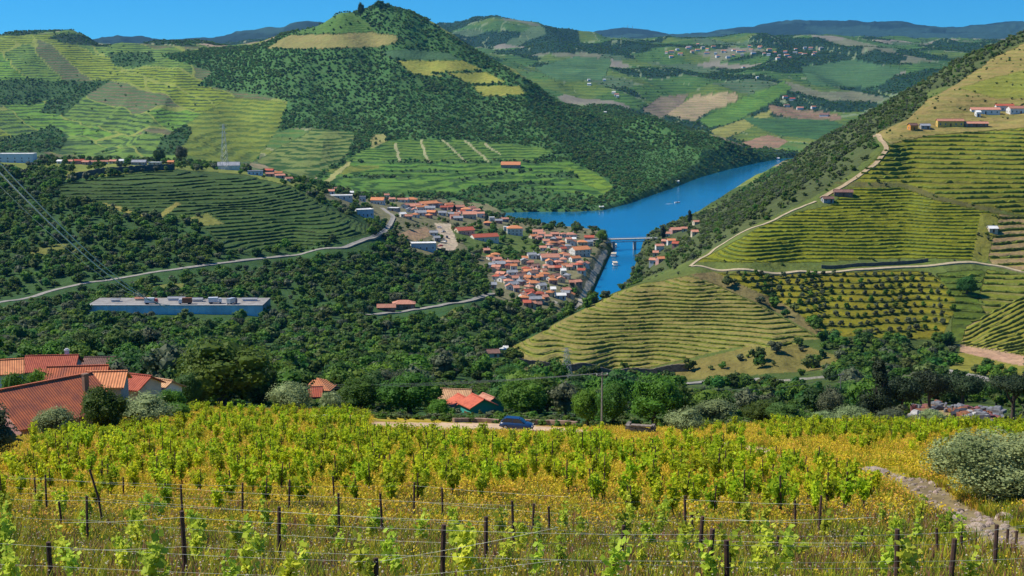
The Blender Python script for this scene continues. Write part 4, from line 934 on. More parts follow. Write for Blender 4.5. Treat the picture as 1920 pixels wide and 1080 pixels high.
place(958, 315, 36, 10, 1700, 2500, "long red-roofed farmhouse alone among the green vineyards at the foot of the cone mountain", 'orange', 'pink', 'gable', -4, name='farmhouse')
place(757, 580, 42, 17, 780, 1000, "two-storey pink-roofed house beside the valley road", 'pink', 'brick', 'hip', 5, name='roadside_house', panes=True)
place(724, 584, 34, 12, 780, 1000, "lower brown-walled annex left of the two-storey house on the valley road", 'pink', 'brick', 'gable', 5, name='roadside_house', panes=True)
# quinta on the right hill
place(1848, 214, 52, 14, 980, 1300, "long white estate house with a faded red roof on the right hill", 'pink', 'white', 'gable', -6, .6, .3, name='estate_house')
place(1834, 219, 8, 11, 980, 1300, "small white block with bright gable in front of the long estate house", 'white', 'white', 'gable', 0, .8, name='estate_house', maxw=1)
place(1884, 208, 32, 16, 980, 1300, "red-roofed estate wing rising behind the white gable", 'red', 'white', 'gable', -4, .6, .4, name='estate_house')
place(1908, 213, 34, 14, 980, 1300, "white estate house at the right picture edge with a bright end wall", 'pink', 'white', 'gable', 8, .7, .5, name='estate_house')
place(1782, 237, 48, 17, 950, 1300, "long yellow-walled wine store with a pink tiled roof on the right hill", 'pink', 'yellow', 'gable', -2, .6, .3, name='wine_store', cat='building')
place(1830, 238, 44, 11, 950, 1300, "low brown-roofed shed extending the yellow wine store to the right", 'pink', 'brick', 'gable', -2, .5, .3, name='farm_shed', cat='shed')
place(1712, 244, 15, 13, 950, 1300, "small bright orange house left of the yellow wine store", 'brown', 'orange', 'gable', 12, .7, .9, name='farmhouse', maxw=2)
place(1735, 242, 17, 7, 950, 1300, "low grey shed between the orange house and the yellow store", 'grey', 'grey', 'gable', 0, name='farm_shed', cat='shed')
place(1582, 368, 34, 13, 860, 1000, "dark stone farmhouse with brownish roof on the terrace above the big vineyard", 'brown', 'brick', 'gable', -8, .62, .5, name='farmhouse', panes=True)
place(1552, 380, 20, 10, 850, 1000, "dark low annex at the left of the stone farmhouse on the right hill", 'brown', 'grey', 'gable', 10, .6, .7, name='farm_shed', cat='shed')
place(1862, 436, 16, 6, 700, 1000, "tiny pale hut among the terraces at the right edge", 'white', 'cream', 'gable', 0, name='farm_hut', cat='hut', maxw=1)
place(920, 672, 30, 14, 560, 800, "weathered low house at the tip of the terraced spur", 'brown', 'cream', 'gable', 10, name='farmhouse')
place(945, 664, 14, 9, 560, 800, "small turquoise-walled shed at the tip of the terraced spur", 'white', 'teal', 'gable', 0, name='farm_shed', cat='shed', maxw=1)
# hamlets across the river and the distant village
vg = [(1250 + i * 6.1 + 3 * math.sin(i * 2.3), 96 + 7 * math.sin(i * 1.7) + 5 * math.sin(i * .37 + 1) + .022 * i * 6) for i in range(48)]
for i, (x, y) in enumerate(vg):
    p = hit(x, y, y0=3400, y1=8000); s = p.y / F
    o = house("tiny pale house in the distant hilltop village below the blue ridge", (p.x, p.y, p.z), (5 + (i * 7) % 5) * s, 9, (2.4 + (i % 3) * .6) * s, math.radians((i * 37) % 60 - 30), ['pink', 'orange', 'pink', 'grey'][i % 4], ['white', 'white', 'cream'][i % 3], 'gable', windows=False, group="distant village houses", name='village_house')
for i, (x, y, w, rf) in enumerate([(1151,176,7,'white'),(1156,180,8,'pink'),(1104,152,5,'white'),(1105,160,7,'white'),(1133,152,5,'white'),(1472,184,9,'red'),(1486,188,10,'red'),(1500,205,12,'pink'),(1525,203,9,'orange'),(1545,218,16,'brown'),(1475,200,10,'brown'),(1394,128,6,'pink'),(1135,213,5,'white'),(1158,183,5,'white'),(1420,147,5,'white')]):
    p = hit(x, y, y0=2600, y1=8000); s = p.y / F
    house(f"small {rf}-roofed farm building on slopes across the river", (p.x, p.y, p.z), w * s, w * s * .6, 3.2 * s, math.radians(20 * (i % 3) - 20), rf, 'white', 'gable', windows=False, group=f"{rf}-roofed farm buildings across the river", name='far_farmhouse')
for lab, x, y in (("small white boathouse on the far bank opposite the town", 1128, 391), ("tiny white hut on the far bank near the bend", 1270, 343), ("white riverside hut far up the right bend", 1458, 300)):
    p = hit(x, y, y0=1300, y1=3200); s = p.y / F
    house(lab, (p.x, p.y + 6, p.z), 8 * s, 5 * s, 3 * s, 0, 'white', 'white', 'gable', windows=False, name='river_hut', cat='hut')
# summit chapel on the cone mountain
p = hit(716, 12, y0=2700, y1=3300)

# ---- foreground houses
def at3(px, py, Y): return Vector(world(px, py, Y))
def fhouse(label, ridge_px, ridge_py, Y, w, d, h, rz, roof, wall, kind='gable', **k):
    """placed by the middle of its ridge"""
    q = at3(ridge_px, ridge_py, Y); rise = k.pop('rise', d * .24); base = q.z - h - rise
    return house(label, (q.x, q.y, base), w, d, h, math.radians(rz), roof, wall, kind, rise=rise, panes=True, **k)
o = fhouse("big farmhouse with a long sagging red tiled roof beside the vineyard's left end", 80, 719, 150, 11.5, 10.0, 4.0, 50, 'farm', 'pink', rise=3.0, name='farmhouse', door=False)
c = bpy.data.objects.new("chimney_tall", MB().box(-.28, .28, -.25, .25, -1.2, 2.0).box(-.34, .34, -.31, .31, 2.0, 2.15).mesh("chimney_tall", WM['brick'])); COL.objects.link(c)
c.name = "chimney"; rf = [ch for ch in o.children if ch.name.startswith("roof")][0]; c.parent = rf; c.location = (3.9, -2.2, 5.6)
fhouse("red tiled wing standing behind the big farmhouse's roof", 146, 689, 172, 6.6, 6.5, 3.2, 8, 'farm', 'cream', name='farmhouse')
fhouse("flatter orange-roofed wing right of the big farmhouse, above the dark fruit tree", 200, 699, 170, 4.2, 5, 2.8, 5, 'orange', 'grey', name='farmhouse')
fhouse("cream house with stepped walls and red roof between farmhouse and rusty tree", 250, 704, 182, 5.2, 4.8, 3.0, -24, 'red', 'cream', name='house')
fhouse("small white-walled shed at the left foot of the tall rusty tree", 300, 713, 186, 3.8, 4.2, 2.4, -30, 'tan', 'white', name='shed', cat='shed')
fhouse("red tiled house with a white chimney behind the farmhouse", 98, 668, 250, 8.6, 8, 3.5, 6, 'red', 'pink', name='house', chimney=True)
fhouse("small house with faded brown-red roof right of the white-chimney house", 188, 671, 262, 5.2, 6, 3.2, 0, 'brown', 'brick', name='house')
fhouse("orange-roofed blue-walled house at the left picture edge", 2, 677, 215, 6.0, 6.0, 3.2, 18, 'orange', 'blue', name='house')
fhouse("grey corrugated lean-to shed below the orange-roofed house at the left edge", 44, 715, 182, 3.6, 3.4, 2.4, 0, 'grey', 'grey', name='shed', cat='shed')
fhouse("orange-roofed house between the grey olive and the narrow oak", 594, 710, 262, 6.2, 6.5, 3.3, -8, 'orange', 'pink', 'hip', name='house')
fhouse("pink-walled red-roofed annex in front of the small orange-roofed house", 578, 727, 250, 4.4, 4.5, 2.8, 5, 'red', 'pink', name='house')
fhouse("tan-roofed long house right of the wider oak", 848, 731, 262, 6.8, 6, 3.0, -10, 'tan', 'cream', name='house')
fhouse("narrow house with a red roof and white end wall beside the teal-walled house", 867, 744, 250, 3.6, 5.0, 3.2, -64, 'red', 'teal', name='house')
fhouse("small teal-walled house with bright red double-pitched roof and white trim", 896, 745, 244, 4.2, 4.8, 3.2, -62, 'red', 'teal', name='house')
fhouse("red and pink roofed twin cottage right of the teal-walled house", 916, 743, 250, 3.6, 4.4, 3.0, -60, 'pink', 'teal', name='house')
EXPX += [(90,745,130,40),(230,715,80,25),(590,725,45,22),(880,752,65,24),(100,680,60,14),(190,680,40,12),(20,690,40,18),(300,722,40,18)]
EXPX += [(885,785,75,38),(594,765,38,42),(870,740,80,26)]
EXPX += [(1790,785,90,28),(330,588,165,16),(1420,712,140,8)]
# ------------------------------------------------------------------ scatter the woods
FM = free_mask()
dU = np.gradient(U)[None, :] * YY; dY = np.gradient(YY, axis=0)
slack = np.where(YY < 1000, .02, .006)
SEE = ((ZZ + 7 - H) / YY >= _run - slack) & (PX > -170) & (PX < 2090)
lamb = DEN * dU * dY * FM * SEE * (sd > 2) * (YY > 190)
# clumpy woods with openings
lamb = lamb * np.clip(.35 + 1.3 * (fbm(XX / 28, YY / 28, 3, 91)), .4, 1.6)
RNG = np.random.default_rng(11)
cnt = RNG.poisson(np.clip(lamb, 0, 20))
jj, ii = np.nonzero(cnt); rep = cnt[jj, ii]; jj = np.repeat(jj, rep); ii = np.repeat(ii, rep)
ty = YY[jj, ii] + (RNG.uniform(-.5, .5, len(jj))) * dY[jj, ii]; tx = XX[jj, ii] + RNG.uniform(-.5, .5, len(jj)) * dU[jj, ii]
tz = zat(tx, ty); hum = fbm(tx / 60, ty / 60, 3, 92)
trad = (.9 + 2.2 * hum + RNG.gamma(1.4, .85, len(jj))) * np.where(ty > 1700, 1.25, 1.0)
trad = np.minimum(trad, 4.3 + .5 * RNG.uniform(size=len(trad)))
tpx, tpy = topix(tx, ty, tz)
right = (tpx > 1200) & (ty > 760) & (ty < 2600) & (DEN[jj, ii] > 0)
upper = right & (DEN[jj, ii] < .01); trad[right] *= .72; trad[upper] *= .6
# keep clear of buildings and hand-placed trees
ok = np.ones(len(tx), bool)
for (a, b, r) in TREEX: ok &= (np.hypot(tx - a, ty - b) > r + trad * .5)
ok &= ~((ty < 232) & (tpy > 772))
def keep(m):
    global tx, ty, tz, trad, right, tpx, tpy, upper
    tx, ty, tz, trad, right, tpx, tpy, upper = [a[m] for a in (tx, ty, tz, trad, right, tpx, tpy, upper)]
_toppy = tpy - trad * 1.75 * F / ty
for poly, Yf, pr in (([(1285,716),(1340,712),(1420,709),(1555,706)], 470, 1.0), ([(1775,695),(1830,708),(1880,722),(1925,734)], 460, .8), ([(170,588),(490,588)], 740, .42), ([(0,567),(90,546),(200,526),(360,502),(470,487),(560,477),(700,447)], 1080, .55),
                     ([(690,592),(760,584),(890,563)], 960, .7), ([(975,688),(1050,697),(1215,700),(1290,694)], 640, .85), ([(836,745),(870,752),(932,752)], 243, 1.0), ([(572,718),(622,720)], 248, 1.0), ([(735,575),(780,575)], 830, .9)):
    P_ = np.array(poly, float); py_l = np.interp(tpx, P_[:, 0], P_[:, 1]); rp_ = trad * F / ty
    ok &= ~((tpx > P_[0, 0] - rp_ * .7) & (tpx < P_[-1, 0] + rp_ * .7) & (_toppy < py_l + 1) & (tpy > py_l - 3) & (ty < Yf) & (RNG.uniform(size=len(tx)) < pr))
keep(ok)
print("TREES", len(tx))
# the trees that show largest: objects of their own
score = trad / ty; inframe = (tpx > 10) & (tpx < 1910) & (tpy < 1080)
order = np.argsort(-np.where(inframe & ~right, score, 0))[:235]
ind = np.zeros(len(tx), bool); ind[order] = True
def area_phrase(x, y):
    ax = "left" if x < 500 else ("middle" if x < 1050 else "right")
    return ax
zones = {}
for k in np.nonzero(ind)[0]:
    v = int(RNG.integers(0, 6)); z = area_phrase(tpx[k], tpy[k]); hgt = trad[k] * RNG.uniform(1.5, 2.1)
    kind = ['dark green', 'dark green', 'mid green', 'mid green', 'bright green', 'grey-green'][v]
    near = {'left': 'on the wooded slope behind the red-roofed farmhouses', 'middle': 'on the wooded slope below the terraced spur and town', 'right': 'in the wooded valley below the curved pale road'}[z]
    tree_thing('broadleaf_tree', f"{kind} crowded tree {near}", 'tree', (tx[k], ty[k], tz[k] - .2), MIDC[v], TRK[v % 3], trad[k], hgt, hgt * .1, group=f"{kind} woodland trees {near}")
# the rest of the woods: masses nobody could count
def gn_scatter(name, P, scale, protos, label, zs=1.0, cat=None):
    """one object: points carrying scattered crowns (geometry nodes), shapes taken from the listed meshes"""
    me = bpy.data.meshes.new(name); me.vertices.add(len(P)); me.vertices.foreach_set("co", np.asarray(P, np.float32).ravel())
    a = me.attributes.new("size", 'FLOAT_VECTOR', 'POINT'); s = np.asarray(scale, np.float32)
    sv = s if s.ndim == 2 else np.stack([s, s, s * zs * RNG.uniform(.8, 1.2, len(s))], 1); a.data.foreach_set("vector", sv.astype(np.float32).ravel())
    a = me.attributes.new("turn", 'FLOAT', 'POINT'); a.data.foreach_set("value", RNG.uniform(0, 6.28, len(P)).astype(np.float32))
    a = me.attributes.new("pick", 'INT', 'POINT'); a.data.foreach_set("value", RNG.integers(0, len(protos), len(P)).astype(np.int32))
    o = link(name, me)
    ng = bpy.data.node_groups.new(name, 'GeometryNodeTree'); ng.interface.new_socket("Geometry", in_out='INPUT', socket_type='NodeSocketGeometry'); ng.interface.new_socket("Geometry", in_out='OUTPUT', socket_type='NodeSocketGeometry')
    gi = ng.nodes.new('NodeGroupInput'); go = ng.nodes.new('NodeGroupOutput'); g2i = ng.nodes.new('GeometryNodeGeometryToInstance')
    iop = ng.nodes.new('GeometryNodeInstanceOnPoints'); iop.inputs['Pick Instance'].default_value = True
    for pr in protos[::-1]:
        oi = ng.nodes.new('GeometryNodeObjectInfo'); oi.inputs['As Instance'].default_value = True; oi.inputs['Object'].default_value = pr
        ng.links.new(oi.outputs['Geometry'], g2i.inputs[0]) if False else None
    j = ng.nodes.new('GeometryNodeJoinGeometry')
    for pr in protos:
        oi = ng.nodes.new('GeometryNodeObjectInfo'); oi.inputs['As Instance'].default_value = True; oi.inputs['Object'].default_value = pr
        ng.links.new(oi.outputs['Geometry'], j.inputs[0])
    def na(nm, ty_):
        n = ng.nodes.new('GeometryNodeInputNamedAttribute'); n.data_type = ty_; n.inputs['Name'].default_value = nm; return n.outputs[0]
    cx = ng.nodes.new('ShaderNodeCombineXYZ'); ng.links.new(na("turn", 'FLOAT'), cx.inputs[2])
    ng.links.new(gi.outputs[0], iop.inputs['Points']); ng.links.new(j.outputs[0], iop.inputs['Instance']); ng.links.new(na("pick", 'INT'), iop.inputs['Instance Index'])
    ng.links.new(cx.outputs[0], iop.inputs['Rotation']); ng.links.new(na("size", 'FLOAT_VECTOR'), iop.inputs['Scale'])
    ng.links.new(iop.outputs[0], go.inputs[0])
    md = o.modifiers.new("scatter", 'NODES'); md.node_group = ng
    tag(o, label, cat, kind='stuff'); return o
def proto(meshes):  # shape sources, kept out of the scene
    out = []
    for m in meshes:
        o = bpy.data.objects.new(m.name + "_source", m); out.append(o)
    return out
n = 16000; uy = np.sqrt(RNG.uniform(188 ** 2, 430 ** 2, n)); ux = RNG.uniform(-.42, .42, n) * uy; uz = zat(ux, uy); upx, upy = topix(ux, uy, uz)
k = (upy > 690) & (RNG.uniform(size=n) < .15 + .85 * (fbm(ux / 14, uy / 14, 2, 8) > .48)) & ~((upx > 1700) & (upx < 1885) & (upy > 755) & (upy < 815)) & ~((upx < 235) & (uy < 200))
gn_scatter("undergrowth", np.stack([ux, uy, uz - .15], 1)[k], RNG.uniform(.35, 1.0, n)[k], proto(SCR + FAR[2:5]), "low bushes and brambles covering the ground between trees behind the vineyard", zs=.8)
rest = ~ind
hz = rest & (ty > 1750); rt = rest & right & ~hz; vl = rest & ~right & ~hz
P = np.stack([tx, ty, tz - .3], 1)
gn_scatter("woodland_trees", P[vl], trad[vl], proto(FAR), "dense dark green woods filling the valley slopes and round the town", zs=1.0)
gn_scatter("hillside_scrub", P[rt], trad[rt], proto(SCR), "low grey-green scrub and trees on the flank of the right-hand hill", zs=.9)
gn_scatter("mountain_woods", P[hz], trad[hz] * .86, proto(HAZ), "dark woods covering the cone-shaped mountain and the hills beyond the river", zs=.9)
# ------------------------------------------------------------------ vine rows along the contours of the hills
M_ROW = {1: leafmat("row_leaves_dark", (.075, .14, .022), (.04, .08, .016), trans=.2, rnd=.25, scale=.4), 2: leafmat("row_leaves_mid", (.17, .22, .02), (.085, .12, .015), trans=.2, rnd=.2, scale=.4),
         3: leafmat("row_leaves_gold", (.19, .23, .022), (.11, .15, .018), trans=.25, rnd=.2, scale=.4), 4: leafmat("row_leaves_grove", (.20, .19, .02), (.09, .11, .015), trans=.2, rnd=.2, scale=.4),
         5: leafmat("row_leaves_corner", (.24, .27, .03), (.13, .17, .02), trans=.25, rnd=.15, scale=.4), 6: leafmat("row_leaves_spur", (.21, .25, .025), (.12, .16, .02), trans=.25, rnd=.15, scale=.4)}
ROWLAB = {1: "dark green vine row on the hill left of the town, above the valley road", 2: "terraced vine row on the upper right hill below the estate houses", 3: "yellow-green vine row on the big right hillside above the pale track",
          4: "low planted terrace row among the young olives under the pale track", 5: "slanting vine row in the small plot at the right edge, above the pink bank", 6: "curved vine row ringing the brown terraced spur"}
ROWPAR = {1: (1.1, 1.15), 2: (1.4, 1.45), 3: (1.1, .95), 4: (1.1, .9), 5: (1.0, 1.0), 6: (.9, .8)}
GROVE_PTS = []; NROW = 0
RNG = np.random.default_rng(21)
M_ROW[7] = M_ROW[2]; M_ROW[8] = M_ROW[3]; ROWPAR[7] = (1.3, 1.2); ROWPAR[8] = (1.3, 1.2)
ROWLAB[7] = "green vine row in the plots around the lone dark round tree at right"; ROWLAB[8] = "vine row on the tan terraces above the track at the right edge"
for fid in (1, 2, 3, 4, 5, 6, 7, 8):
    m = FID == fid; t = TF.astype(float)
    fl = np.floor(t); cr = m[:-1] & m[1:] & (fl[:-1] != fl[1:]) & (PX[:-1] > -120) & (PX[:-1] < 2040)
    J, I = np.nonzero(cr); k = np.maximum(fl[J, I], fl[J + 1, I]); f = np.clip((k - t[J, I]) / (t[J + 1, I] - t[J, I] + 1e-9), 0, 1)
    y = YY[J, I] * (1 - f) + YY[J + 1, I] * f; x = XX[J, I] * (1 - f) + XX[J + 1, I] * f
    hw, hh = ROWPAR[fid]
    for kk in np.unique(k):
        s = k == kk; ii = I[s]; xs = x[s]; ys = y[s]; o = np.lexsort((ys, ii)); ii, xs, ys = ii[o], xs[o], ys[o]
        first = np.r_[True, np.diff(ii) > 0]; ii, xs, ys = ii[first], xs[first], ys[first]
        if len(ii) < 8: continue
        br = np.nonzero((np.abs(np.diff(ys)) > (9 if fid != 5 else 6)) | (np.diff(ii) > 4))[0] + 1
        mb_v = []; mb_q = []; n0 = 0
        for seg in np.split(np.arange(len(ii)), br):
            if len(seg) < 6: continue
            X = xs[seg][::2]; Y = ys[seg][::2]
            if len(X) > 6: Y = np.convolve(np.r_[Y[:2], Y, Y[-2:]], np.ones(5) / 5, 'valid')
            dx = np.gradient(X); dy = np.gradient(Y); L = np.hypot(dx, dy) + 1e-6; nx, ny = -dy / L, dx / L
            z = zat(X, Y); hv = hh * (.55 + .75 * fbm(X / 2.2, Y / 2.2 + kk, 2, 5)) * np.where(fbm(X / 9 + kk, Y / 9, 2, 6) < .36, .25, 1.0); hv = hv * RNG.uniform(.8, 1.2, len(X)); wv = hw * RNG.uniform(.7, 1.25, len(X))
            prof = ((-.45, -.3), (-.55, .5), (-.35, .95), (.3, 1.0), (.6, .55), (.5, -.3))
            co = np.stack([np.stack([X + nx * wv * a + RNG.normal(0, .08, len(X)), Y + ny * wv * a, z + hv * b], -1) for a, b in prof], 1)
            n0 = 0; mb_v = []; mb_q = []
            n, p = co.shape[:2]; i0 = n0 + np.arange(n - 1)[:, None] * p + np.arange(p - 1)[None]
            mb_q.append(np.stack([i0, i0 + p, i0 + p + 1, i0 + 1], -1).reshape(-1, 4)); mb_v.append(co.reshape(-1, 3)); n0 += n * p
            if len(X) > 9: tag(link("vine_row", rawmesh("vine_row", mb_v[0], quads=mb_q[0], mats=[M_ROW[fid]])), ROWLAB[fid], "vine row", ROWLAB[fid].replace("row", "rows", 1)); NROW += 1
            if fid == 4:
                d = np.r_[0, np.cumsum(np.hypot(np.diff(X), np.diff(Y)))]; q = np.arange(2 + RNG.uniform(0, 3), d[-1], 5.6); q = q + RNG.uniform(-1.2, 1.2, len(q))
                GROVE_PTS += list(zip(np.interp(q, d, X), np.interp(q, d, Y)))
GC = [crown_mesh("crown_grove", 160 + j, LM[m_], ncl=12, per=34, leaf=.2, core=.8) for j, m_ in enumerate(('grey', 'oak', 'grey'))]
print("ROWS", NROW, "GROVE", len(GROVE_PTS))
random.shuffle(GROVE_PTS)
for k, (x, y) in enumerate(GROVE_PTS[:290]):
    r = random.uniform(1.3, 2.3)
    tree_thing('olive_tree', "small round olive among yellow grass in the terraced grove under the pale track", 'tree', (x, y, float(zat(x, y)) - .1), GC[k % 3], TRK[k % 3], r, r * 1.8, .15, group="young olives in the terraced grove")
# ------------------------------------------------------------------ the near vineyard
RNG = np.random.default_rng(33); random.seed(33)
M_VINE = leafmat("vine_leaves", (.58, .64, .012), (.28, .42, .012), trans=.5, rnd=.3, scale=3)
M_VYNG = leafmat("young_vine_leaves", (.62, .68, .06), (.38, .50, .03), trans=.45, rnd=.25, scale=3)
M_STEM = noisy("vine_stem", (.10, .06, .035), (.04, .025, .018), scale=9)
M_POST = noisy("weathered_post", (.13, .07, .05), (.05, .03, .025), scale=5, rough=.8)
M_WIRE = noisy("galvanised_wire", (.40, .42, .38), (.28, .30, .27), rough=.5, metal=.3)
def vine_leaves(name, seed, material, n=150, leaf=.15, shoots=9, spread=.42, z0=.55, z1=1.65):
    rng = np.random.default_rng(seed); P = []; Nn = []
    for s in range(shoots):
        a = rng.uniform(0, 6.28); lean = rng.uniform(.05, 1) * spread; hgt = rng.uniform(.6, 1.0) * (z1 - z0); k = n // shoots
        t = rng.uniform(0, 1, k); bx = math.cos(a) * lean * t ** .8; by = math.sin(a) * lean * t ** .8
        P.append(np.stack([bx + rng.normal(0, .07, k), by + rng.normal(0, .07, k), z0 + t * hgt + rng.normal(0, .05, k)], 1)); Nn.append(unit(rng.normal(size=(k, 3)) + [0, 0, .5]))
    co, q = quads_at(np.concatenate(P), np.concatenate(Nn), leaf, rng); return rawmesh(name, co, quads=q, mats=[material])
def vine_stem(name, seed):
    rng = np.random.default_rng(seed); m = MB(); b = rng.uniform(-.08, .08, 2)
    m.tube([(0, 0, -.2), (b[0], b[1], .25), (b[0] * .4, -b[1], .6), (b[0] * 1.5, b[1], .85)], [.045, .036, .03, .018], 5)
    for k in range(3): a = k * 2.1 + rng.uniform(-.4, .4); m.tube([(b[0]*.4, -b[1], .55), (math.cos(a)*.2, math.sin(a)*.2, .85), (math.cos(a)*.3, math.sin(a)*.3, 1.3)], [.018, .012, .005], 4)
    return m.mesh(name, M_STEM)
STAKE = MB().tube([(0, 0, -.3), (.01, 0, .8), (0, .01, 1.55)], [.032, .03, .028], 6).mesh("stake", M_POST)
VL = [vine_leaves("vine_leaves", 200 + k, M_VINE, n=170, leaf=.15, spread=.5, z1=1.5) for k in range(5)]; VS = [vine_stem("vine_stem", 210 + k) for k in range(3)]
YL = [vine_leaves("young_vine_leaves", 220 + k, M_VYNG, n=130, leaf=.13, shoots=4, spread=.24, z0=.1, z1=1.25 + .2 * (k % 2)) for k in range(4)]
def path_side(x, y):
    """>0 left of the stony path"""
    xs = [p[0] for p in PTHW]; ys = [p[1] for p in PTHW]; o = np.argsort(ys)
    return np.interp(y, np.array(ys)[o], np.array(xs)[o], right=9e9) - x
LN = []                                               # dirt lane along the upper edge, kept free
LANE = [tuple(hit(x, y, y0=100, y1=260))[:2] for x, y in ((690,796),(800,799),(900,801),(968,806),(1090,810),(1180,822),(1330,834),(1440,848))]
vx, vy, vr = [], [], []
k = 0; Y = 50.0
while Y < 182:
    n = int((.80 * Y + 20) / 1.28); xx = np.linspace(-.40 * Y - 10, .40 * Y + 10, n) + RNG.normal(0, .12, n); yy = Y + .035 * xx + 1.2 * np.sin(xx / 17 + k * .05) + RNG.normal(0, .12, n)
    keepm = RNG.uniform(size=n) > .10 + .45 * (fbm(xx / 7, yy / 5, 2, 12) > .62)
    vx.append(xx[keepm]); vy.append(yy[keepm]); vr.append(np.full(keepm.sum(), k)); Y += 2.6 + .008 * (Y - 50); k += 1
vx = np.concatenate(vx); vy = np.concatenate(vy); vz = zat(vx, vy)
vpx, vpy = topix(vx, vy, vz); side = path_side(vx, vy)
lane_d = sdist(vx, vy, LANE, False)
ok = (vpx > -700) & (vpx < 2700) & (lane_d > 2.6)
lane_py = np.interp(vpx, [690,800,900,968,1090,1180,1330,1440], [796,799,801,806,810,822,834,848]); ok &= ~((vpx > 690) & (vpx < 1110) & (vpy < lane_py + 21) & (vpy > lane_py - 40)) & ~((vpx > 1110) & (vpx < 1440) & (vpy < lane_py + 6) & (RNG.uniform(size=len(vx)) < .7))
ok &= (side > 2.0) | ((side < -6) & (RNG.uniform(size=len(vx)) < .42))
ok &= ~((vpy < 800) & (vpx < 330)) & ~((vpx < 60) & (vpy < 880)) & ~((vpx > 1720) & (vpy < 970) & (side < 0) & (vy < 100))
ok &= ~((vpy > 975) & (vpx < 1100)) & ~((vpy > 940) & (vpx < 700) & (RNG.uniform(size=len(vx)) < .6))
for (a, b, r) in TREEX: ok &= np.hypot(vx - a, vy - b) > r * .7 + .6
ok &= ~((vpx > 1145) & (vpx < 1255) & (vpy > 795) & (vpy < 851))
vx, vy, vz, side, vpx, vpy = [a[ok] for a in (vx, vy, vz, side, vpx, vpy)]
print("VINES", len(vx))
o = np.argsort(vy); ind_v = np.zeros(len(vx), bool); cand = [i for i in o if 0 < vpx[i] < 1920][:285]; ind_v[cand] = True
for i in cand:
    s = random.uniform(.78, 1.15); e = bpy.data.objects.new("vine", None); COL.objects.link(e); e.location = (vx[i], vy[i], vz[i]); e.rotation_euler = (0, 0, random.uniform(0, 6.28)); e.scale = (s, s, s)
    reg = "front rows of the dense vineyard" if side[i] > 0 else "plot right of the stony path"
    tag(e, f"leafy yellow-green staked vine in the {reg}", "vine", f"vines in the {reg}")
    link("foliage", random.choice(VL), e); link("trunk", random.choice(VS), e)
    if i % 2 == 0: st = link("stake", STAKE, e); st.location = (.08, .05, 0); st.rotation_euler = (random.uniform(-.08, .08), random.uniform(-.08, .08), 0)
WV = []
for kq in range(4):
    def arrs(me_):
        c = np.zeros(len(me_.vertices) * 3, np.float32); me_.vertices.foreach_get("co", c); return c.reshape(-1, 3), [tuple(p.vertices) for p in me_.polygons]
    m = MB(); m.cur = 0; c, f = arrs(VL[kq]); m.add(c, f); m.cur = 1; c, f = arrs(VS[kq % 3]); m.add(c, f)
    if kq % 2: c, f = arrs(STAKE); m.add(c + [.08, .05, 0], f)
    WV.append(m.mesh("whole_vine", [M_VINE, M_STEM]))
r = ~ind_v
gn_scatter("vineyard_vines", np.stack([vx, vy, vz], 1)[r], RNG.uniform(.75, 1.2, r.sum()), proto(WV), "bushy yellow-green vines filling the rest of the near vineyard up to the dirt lane", zs=1.0)

# posts of the young trellis:  x, top row, foot row
POSTS = [(97,1015,1112),(165,930,1028),(88,890,966),(117,940,1002),(195,880,988),(343,910,990),(349,957,1102),(455,905,978),(232,895,940),(524,950,1064),(542,900,968),(636,925,1014),(627,893,952),(717,925,1008),(776,905,982),(829,983,1112),
         (830,915,982),(706,1048,1125),(911,970,1078),(963,940,1042),(999,945,1014),(1030,950,1008),(1285,930,1012),(1298,960,1024),(1311,968,1064),(1328,993,1122),(1363,1012,1122),(1491,938,1002),(1535,930,1012),(1611,990,1054),
         (1680,992,1122),(1781,1012,1122),(1757,990,1044),(1864,985,1080),(1801,1025,1054),(1887,1005,1038),(1903,1010,1044),(312,898,944),(68,895,946),(425,905,948),(1165,985,1060),(1455,1005,1050)]
PW = {}
for n_, (x, yt, yb) in enumerate(sorted(POSTS)):
    p = hit(x, yb, y0=15, y1=90); top = H + ray(x, yt)[1] * p.y; h = min(max(top - p.z, .7), 2.2); r_ = .042 if yb < 1060 else .05
    lean = (-.42, 0) if x == 195 else (random.uniform(-.06, .06), random.uniform(-.05, .05))
    m = MB(); m.tube([(0, 0, -.4), (lean[0] * .35, lean[1] * .35, h * .5), (lean[0], lean[1], h)], [r_ * 1.05, r_, r_ * .95], 7)
    o = m.build("trellis_post", M_POST, loc=p); PW[(x, yt)] = (p, h, lean)
    z_ = "taller" if h > 1.45 else "shorter"
    tag(o, f"{z_} dark wooden trellis post in the grassy foreground, {ordw(n_)} from the left" if x != 195 else "dark leaning crooked trellis post near the left edge, bent to the upper left", "post", "trellis posts in the grass")
ROWS_W = [("nearest", [(97,1015),(706,1048)], 1), ("second nearest", [(349,957),(829,983),(1328,993),(1680,992)], 1), ("middle", [(165,930),(524,950),(911,970),(1311,968)], 0), ("farther", [(88,890),(343,910),(636,925),(963,940),(1285,930)], 0), ("right", [(1363,1012),(1781,1012),(1864,985)], 0), ("farthest", [(68,895),(455,905),(776,905)],0)]
